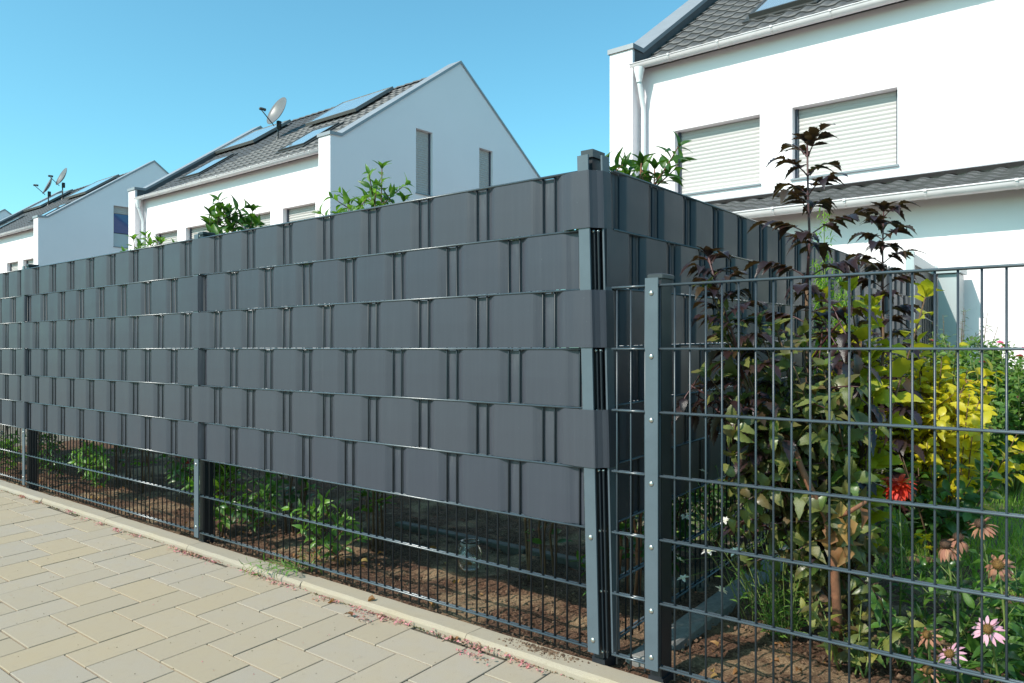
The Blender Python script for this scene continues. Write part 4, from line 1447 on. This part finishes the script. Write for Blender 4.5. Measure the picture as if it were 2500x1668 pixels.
# ---- yellow and golden shrubs along the side fence
P = Plant('golden_shrub', 'loose shrub with yellow-edged broad leaves climbing past the low fence top', 'shrub', (-.90, 3.27, 0), 'golden shrubs along the side fence')
for k in range(11):
    tx, ty = -.90 + rng.gauss(0, .05), 3.27 + rng.gauss(0, .05)
    pts = curve_pts((-.90, 3.27, -.02), (tx + .90, ty - 3.27, 1.15), rng.uniform(.80, 1.34), 7, 0, .05)
    P.stem(pts, .008, .003, 'bark')
    leafy_stem(P, pts, 'ivy', 'lf_varieg', .105, 24, .22, 1.0, .3, .4, 4)
P.build(300)
P = Plant('golden_shrub', 'dense upright shrub with small oval golden leaves', 'shrub', (-.90, 4.80, 0), 'golden shrubs along the side fence')
bush(P, (-.94, 4.80, 0), 1.12, .30, 28, 'gold', 'lf_gold', .085, 28, 2, 'bark', .007, .35)
bush(P, (-.76, 4.70, 0), .92, .30, 16, 'gold', 'lf_gold', .08, 22, 2, 'bark', .006, .35)
P.build(300)
P = Plant('green_shrub', 'dark green shrub with narrow leaves under the golden one', 'shrub', (-.78, 4.42, 0))
bush(P, (-.78, 4.42, 0), .55, .30, 12, 'gold', 'lf_laurel', .07, 12, 2, 'bark', .005, .2)
P.build(300)

# ---- lime green conifer-like shrub above the side fence
P = Plant('lime_shrub', 'lime green feathery shrub rising behind the elders by the side fence', 'shrub', (-1.28, 4.30, 0))
for k in range(7):
    tx, ty = rng.gauss(0, .07), rng.gauss(0, .10)
    L = 1.84 if k == 0 else rng.uniform(1.35, 1.62)
    pts = [Vector((-1.28 + tx * t, 4.30 + ty * t, -.02 + L * t)) for t in [i / 8 for i in range(9)]]
    P.stem(pts, .008, .002, 'stem_green')
    for j in range(26):
        p, d = along(pts, .40 + .59 * j / 26)
        rl = (.12 if k == 0 else .09) * (1 - .6 * (j / 26))
        for s in range(2):
            sp_ = curve_pts(p, around(d, j * 2.4 + s * 3.1) + d * .7, rl, 3, 0, .05)
            for m_ in range(5):
                pp, dd = along(sp_, (m_ + .8) / 6)
                P.leaf(pp, around(dd, m_ * 2.4) + dd * .9, UPZ, .044, 'thin', 'lf_lime')
P.build(300)

# ---- rose bush, olive bush and climbing branch by the terrace
P = Plant('rose_bush', 'rose bush with small pink flowers before the white extension wall', 'rose bush', (-.95, 7.55, 0))
for (bx_, by_, hh, sp_, n) in ((-1.20, 7.5, 1.22, .32, 20), (-.95, 7.1, 1.18, .36, 22), (-.70, 6.7, 1.10, .38, 20), (-.88, 6.3, .75, .32, 12)):
    bush(P, (bx_, by_, 0), hh, sp_, n, 'small', 'lf_rose', .060, 36, 6, 'stem_green', .006, .12)
def blossom(P, c, r, mat, n=9, name='flower'):
    m = MB()
    sh = shapes('petal')
    for ring, (rr, tilt, k) in enumerate(((1.0, .25, n), (.7, .8, max(4, n - 3)))):
        for i in range(k):
            a = 6.283 * i / k + ring * .4 + rng.gauss(0, .1)
            d = Vector((math.cos(a), math.sin(a), tilt)).normalized()
            y = UPZ.cross(d).normalized(); z = d.cross(y)
            v, f = sh[rng.randrange(4)]
            m.add([d * (p[0] * r * rr) + y * (p[1] * 1.7 * r * rr) + z * (p[2] * r * rr) for p in v], f)
    o = link(name, m.mesh(name, True), M[mat], P.t, Vector(c) - P.base, (rng.uniform(.1, .8), rng.uniform(-.4, .4), rng.uniform(0, 6)))
    return o
for k in range(34):
    a = rng.random()
    bx_, by_ = (-1.10, 7.35) if k % 2 else (-.75, 6.85)
    ang = R(rng.uniform(190, 350)); rr = rng.uniform(.15, .55)
    blossom(P, (bx_ + math.cos(ang) * rr, by_ + math.sin(ang) * rr, rng.uniform(.45, 1.12)), rng.uniform(.028, .042), 'pet_rose')
P.build(300)
P = Plant('olive_bush', 'small silver-green olive bush against the shaded extension wall', 'bush', (-1.35, 8.7, 0))
bush(P, (-1.35, 8.7, 0), 1.50, .24, 12, 'thin', 'lf_olive', .07, 30, 3, 'bark', .008, .35)
P.build(300)
P = Plant('climbing_rose', 'sparse arching rose branches before the sunlit extension wall', 'rose bush', (.15, 8.3, 0))
for k in range(7):
    pts = curve_pts((.10 + rng.gauss(0, .1), 8.3, 0), (rng.gauss(-.1, .25), rng.gauss(-.1, .15), 1.3), rng.uniform(1.2, 1.75), 8, .25, .06)
    P.stem(pts, .006, .002, 'stem_green')
    leafy_stem(P, pts, 'small', 'lf_rose', .06, 22, .35, 1, .2, .4, 0)
P.build(300)
P = Plant('dark_shrub', 'dark wispy shrub in the shade at the foot of the garden screen', 'shrub', (-1.45, 7.9, 0))
bush(P, (-1.45, 7.9, 0), 1.05, .28, 12, 'thin', 'lf_laurel', .08, 20, 2, 'bark_red', .006, .3)
P.build(200)

# ---- white gaura and lavender-like tuft by the low fence post
P = Plant('gaura_plant', 'wispy plant with thin stems and white star flowers by the low fence post', 'plant', (-1.16, 2.92, 0))
for k in range(26):
    a = rng.uniform(0, 6.28)
    pts = curve_pts((-1.12 + rng.gauss(0, .06), 2.92 + rng.gauss(0, .07), 0), (math.cos(a) * .5 - .12, math.sin(a) * .5 - .25, 1.1), rng.uniform(.35, .72), 6, .12, .05)
    P.stem(pts, .0019, .0009, 'stem_green', 4)
    leafy_stem(P, pts, 'thin', 'lf_fresh', .035, 7, .15, .9, .5, .3)
    if k % 2 == 0:
        blossom(P, pts[-1], rng.uniform(.020, .028), 'pet_white', 5)
FLW = [(1660, 1368, 2.60), (1668, 1412, 2.58), (1762, 1442, 2.52), (1672, 1262, 2.85), (1680, 1256, 2.9)]

for (px, py, v) in FLW:
    tp = Vector(cf(px, py, v))
    b_ = Vector((-1.10, 2.95, 0)); md = b_.lerp(tp, .55) + Vector((0, 0, .12))
    P.stem([b_, b_.lerp(md, .6) + Vector((0, 0, .04)), md, md.lerp(tp, .6), tp], .0019, .001, 'stem_green', 4)
    blossom(P, tp, .026, 'pet_white', 5)
P.build(200)
P = Plant('lavender_tuft', 'bright green bushy tuft with upright stalks behind the low fence', 'plant', (-1.00, 2.80, 0))
for k in range(34):
    a = rng.uniform(0, 6.28); s = rng.uniform(0, .55)
    pts = curve_pts((-1.00 + math.cos(a) * .04, 2.80 + math.sin(a) * .04, 0), (math.cos(a) * s, math.sin(a) * s, 1), rng.uniform(.12, .26) if k % 4 else rng.uniform(.3, .42), 4, 0, .06)
    P.stem(pts, .002, .001, 'stem_green', 4)
    leafy_stem(P, pts, 'thin', 'lf_fresh', .034, 14 if k % 4 else 5, .1, .9, .6, .3, 2)
P.build(250)

# ---- coneflowers, red bloom and small plants in the flower bed
def coneflower(label, top, r, petals, mat, cone, droop, tilt=(0, 0), group='coneflowers behind the low fence', foot=None):
    top = Vector(top); r = r * .86
    base = Vector((top.x + rng.gauss(.02, .03), top.y + rng.gauss(.06, .03), 0)) if foot is None else Vector(foot)
    P = Plant('coneflower', label, 'flower', base, group)
    pts = [base + Vector((0, 0, -.02)), base.lerp(top, .35) + Vector((.01, 0, .02)), base.lerp(top, .7) + Vector((.006, 0, .02)), top]
    P.stem(pts, .0042, .0032, 'stem_green')
    for k in range(6):
        p, d = along(pts, rng.uniform(.1, .75))
        P.leaf(p, around(d, rng.uniform(0, 6.28)) + d * .4, UPZ, rng.uniform(.07, .12), 'laurel', 'lf_laurel')
    m = MB(); m.sphere((0, 0, .004), r * .31, 14, 8, 1, 1, .85)
    for k in range(70):                      # spiky florets
        a, zz = k * 2.39996, (k + .5) / 70
        rr = r * .31 * math.sqrt(max(0, 1 - zz * zz))
        n = Vector((rr * math.cos(a), rr * math.sin(a), r * .31 * zz + .004))
        o = n.normalized()
        sd = around(o, a) * r * .03
        m.add([n - sd, n + sd, n + o * r * .10], [(0, 1, 2)])
    rot = (tilt[0] * 1.15, tilt[1] - .25, 0)
    link('cone', m.mesh('cone', True), M[cone], P.t, top - base, rot)
    sh = shapes('petal')
    pm_ = {}
    e = Matrix.Rotation(rot[2], 3, 'Z')
    from mathutils import Euler
    em_ = Euler(rot).to_matrix()
    for i in range(petals):
        a = 6.283 * i / petals + rng.gauss(0, .08)
        d = em_ @ Vector((math.cos(a), math.sin(a), -droop + rng.gauss(0, .12 + .2 * (droop > .5)))).normalized()
        up = em_ @ UPZ
        P.leaf(top + d * r * .26, d, up, r * .80 * rng.uniform(.85, 1.08), 'petal', mat, 'petal')
    P.build(300)
coneflower('open pink coneflower with a golden cone, petals spread wide', cf(2412, 1538, 2.50), .052, 15, 'pet_pink', 'cone', .10, (.75, .12))
coneflower('pale pink coneflower with a few ragged petals low by the soil', cf(2320, 1598, 2.52), .048, 11, 'pet_pink', 'cone', .05, (.60, -.2))
coneflower('withered brown coneflower with long drooping petals', cf(2310, 1332, 2.85), .060, 18, 'pet_old', 'cone_dark', .95, (.25, .1))
coneflower('withered dark coneflower tucked behind the drooping one', cf(2340, 1315, 2.95), .055, 16, 'pet_old', 'cone_dark', .8, (.35, .3))
coneflower('shrivelled coneflower head highest over the lawn', cf(2395, 1282, 2.95), .060, 18, 'pet_old', 'cone_dark', .55, (.3, -.2))
coneflower('faded orange-brown coneflower with a broad ribbed cone', cf(2437, 1380, 2.72), .056, 13, 'pet_old', 'cone', .35, (.8, .1))
coneflower('faded brown coneflower with half its petals curled up', cf(2265, 1552, 2.60), .046, 10, 'pet_old', 'cone', .15, (.6, -.1))
coneflower('low faded coneflower close to the soil', cf(2265, 1640, 2.48), .044, 9, 'pet_old', 'cone', .6, (.5, .1))
P = Plant('red_flower', 'bright red shaggy bloom under the golden shrub', 'flower', cf(2194, 1190, 3.02)[:2] + (0,))
rt = Vector(cf(2194, 1185, 3.02))
P.stem([P.base + Vector((0, 0, -.02)), P.base.lerp(rt, .5) + Vector((.01, 0, 0)), rt], .004, .003, 'stem_green')
for k in range(90):
    a = k * 2.4; el = -1.0 + 2.0 * (k / 90)
    d = Vector((math.cos(a) * math.cos(el), math.sin(a) * math.cos(el), math.sin(el)))
    P.leaf(rt + d * .008, d + Vector((0, 0, -.35)), UPZ + d, rng.uniform(.044, .064), 'petal', 'pet_red', 'petal')
for k in range(8):
    P.leaf(P.base.lerp(rt, rng.uniform(.2, .8)), (rng.gauss(0, 1), rng.gauss(0, 1), .3), UPZ, .08, 'laurel', 'lf_laurel')
P.build(300)
P = Plant('flower_bed_greens', 'green leafy perennials between the coneflowers', 'plant', (-.33, 2.85, 0))
for k in range(20):
    x, y = -.36 + rng.gauss(0, .20), 3.02 + rng.gauss(0, .16)
    for j in range(3):
        a = rng.uniform(0, 6.28)
        pts = curve_pts((x, y, 0), (math.cos(a) * .6, math.sin(a) * .6, 1), rng.uniform(.14, .38), 5, .2, .08)
        P.stem(pts, .0028, .0014, 'stem_green', 5)
        leafy_stem(P, pts, 'laurel', 'lf_laurel' if k % 5 else 'lf_fresh', .07, 8, .1, .9, .4, .3, 2)
P.build(300)
P = Plant('snapdragon', 'small yellow flowered plant at the lawn edge', 'flower', cf(2258, 1330, 3.1)[:2] + (0,))
st = Vector(cf(2258, 1312, 3.1))
P.stem([P.base, P.base.lerp(st, .5), st], .003, .002, 'stem_green')
leafy_stem(P, [P.base, P.base.lerp(st, .5), st], 'thin', 'lf_fresh', .06, 14, .1, .9, .6)
for k in range(5):
    blossom(P, st + Vector((rng.gauss(0, .018), rng.gauss(0, .018), rng.uniform(-.04, .01))), .022, 'lf_gold', 5)
P.build(100)

# ---- weeds on the kerb, fallen petals, dry leaves
P = Plant('kerb_weed', 'green weed sprawling over the kerb from under the fence', 'weed', (-3.05, 2.165, 0))
for (a, L, sg_) in ((200, .30, .5), (230, .20, .6), (215, .26, .5), (260, .12, .4), (185, .22, .5), (300, .10, .2), (20, .10, .3), (140, .12, -.2), (90, .16, -.4)):
    pts = curve_pts((-3.05, 2.165, .01), (math.cos(R(a)), math.sin(R(a)), .55), L, 6, sg_ * 1.6, .05)
    pts = [Vector((p.x, p.y, max(p.z, .006 if p.y > VK else -.016))) for p in pts]
    P.stem(pts, .0022, .0011, 'stem_green', 5)
    leafy_stem(P, pts, 'thin', 'lf_fresh', .045, 8, .25, .9, .5, .3, 2)
for k in range(14):
    P.leaf((-3.05 + rng.gauss(0, .02), 2.17 + rng.gauss(0, .01), .02 + rng.random() * .02), (rng.gauss(0, 1), rng.gauss(0, 1), .8), UPZ, .035, 'small', 'lf_fresh')
P.build(200)

lit = MB(); moss = MB()
zk = lambda y: -.026 - .055 * (VK - y) if y < VK else 0.0
clusters = [(53, 1213), (91, 1225), (172, 1249), (198, 1266), (246, 1279), (287, 1295), (332, 1308), (426, 1340), (452, 1350), (489, 1360), (466, 1351), (518, 1370), (613, 1399), (647, 1411), (674, 1422), (706, 1431), (783, 1458), (815, 1467), (871, 1487), (886, 1510), (922, 1504), (969, 1515), (990, 1521), (1075, 1551), (1146, 1572), (1176, 1589), (1197, 1581), (1250, 1608), (1305, 1630), (1160, 1600), (908, 1498), (945, 1512)]
def gpt(px, py, z):
    Z = (H - z) * 1865 / (py - 852); X = (px - 1250) / 1865 * Z
    return (CU * X - SU * Z, SU * X + CU * Z)
sh = shapes('small'); sht = shapes('thin')
def scatter(mb, x, y, z, size, shp):
    a = rng.uniform(0, 6.28)
    d = unit((math.cos(a), math.sin(a), rng.gauss(.15, .35)))
    u_ = unit((rng.gauss(0, .6), rng.gauss(0, .6), 1)); yv = u_.cross(d)
    yv.normalize(); z_ = d.cross(yv)
    v, f = shp[rng.randrange(4)]
    mb.add([Vector((x, y, z)) + d * (p[0] * size) + yv * (p[1] * size) + z_ * (p[2] * size) for p in v], f)
for (px, py) in clusters:
    x, y = gpt(px, py, -.02)
    y = min(y, VK - .006)
    n = rng.randint(18, 44)
    for k in range(n):
        xx, yy = x + rng.gauss(0, .035), min(VK - .002, y - abs(rng.gauss(0, .013)) + .006)
        scatter(lit, xx, yy, zk(yy) + .004 + rng.random() * .012, rng.uniform(.008, .017), sh if rng.random() < .5 else sht)
for k in range(240):
    xx = rng.uniform(-6.8, -.6); yy = VK - abs(rng.gauss(0, .012)) - .001
    scatter(lit, xx, yy, zk(yy) + .003, rng.uniform(.005, .010), sh)
for k in range(60):
    xx = rng.uniform(-4.5, -1.4); yy = VK - rng.random() * .9
    scatter(lit, xx, yy, zk(yy) + .002, rng.uniform(.004, .007), sh)
tag(link('fallen_petals', lit.mesh('fallen_petals'), M['pet_fallen']), 'pink fallen petals drifted along the foot of the kerb', 'petals', kind='stuff')
for k in range(1500):
    xx = rng.uniform(-8, .3)
    if noise.noise(Vector((xx * 2.1, 0, 3))) < -.15: continue
    yy = VK - abs(rng.gauss(0, .006)) - .001
    crumb(moss, xx, yy, zk(yy) - .001, rng.uniform(.002, .0055))
for k in range(500):                         # grit on the paving
    xx, yy = rng.uniform(-6.5, -.8), VK - 1.6 * rng.random() ** 1.5
    crumb(moss, xx, yy, zk(yy) + .001, rng.choice((.0012, .0018, .0025)))
tag(link('kerb_dirt', moss.mesh('kerb_dirt'), M['moss']), 'mossy dirt and grit in the joint between kerb and paving', 'dirt', kind='stuff')
dry = [(93, 1226, 0), (860, 1500, 1), (1112, 1562, 0), (917, 1476, 1), (922, 1502, 0), (818, 1465, 0)]
for n, (px, py, k) in enumerate(dry):
    x, y = gpt(px, py, -.015)
    me = mesh('dry_leaf', *shapes('dry')[n % 4], True)
    o = link('dry_leaf', me, M['lf_dry'], None, (x, y, (zk(y) if y < VK else 0) + .006), (rng.gauss(0, .25), rng.gauss(0, .25), rng.uniform(0, 6)))
    o.scale = (.045, .045, .045)
    tag(o, ('curled dry leaf on the kerb beyond the second fence post', 'orange dry leaf among pink petals on the paving', 'orange dry leaf beside the kerb joint close to the corner post', 'reddish dry leaf lying up on top of the kerb', 'brown dry leaf buried in a thick drift of pink petals', 'dry leaf at the kerb foot below the green weed')[n], 'leaf', 'dry leaves by the kerb')
bl = MB()
for k in range(70):
    x, y = rng.uniform(-6.8, -1.6), rng.uniform(2.22, 2.85)
    if k < 26: x, y = -3.1 + rng.gauss(0, .14), 2.40 + rng.gauss(0, .05)
    scatter(bl, x, y, .012, rng.uniform(.02, .055), shapes('dry'))
for k in range(40):
    scatter(bl, rng.uniform(-1.2, .2), rng.uniform(2.22, 2.7), .012, rng.uniform(.015, .04), shapes('dry'))
tag(link('bed_leaf_litter', bl.mesh('bed_leaf_litter'), M['lf_dry']), 'brown dry leaf litter on the planting bed soil', 'leaf litter', kind='stuff')

# ---- glass jar on the soil under the strips
jx, jy = gpt(1147, 1392, 0)
jar = thing('glass_jar', 'round glass lantern jar standing on the soil behind the fence', 'jar', (jx, jy, -.005))
m = MB()
m.lathe([(.001, .0), (.034, .0), (.052, .020), (.063, .055), (.060, .090), (.046, .116), (.040, .124), (.040, .140), (.043, .146), (.037, .146), (.037, .124), (.043, .113), (.056, .088), (.059, .055), (.048, .022), (.030, .004), (.001, .004)], (0, 0, 0), 28)
link('bowl', m.mesh('bowl', True), M['glass'], jar)
m = MB(); m.lathe([(.0415, .126), (.0450, .128), (.0450, .136), (.0415, .138)], (0, 0, 0), 28)
link('rim_band', m.mesh('rim_band', True), M['edging'], jar)
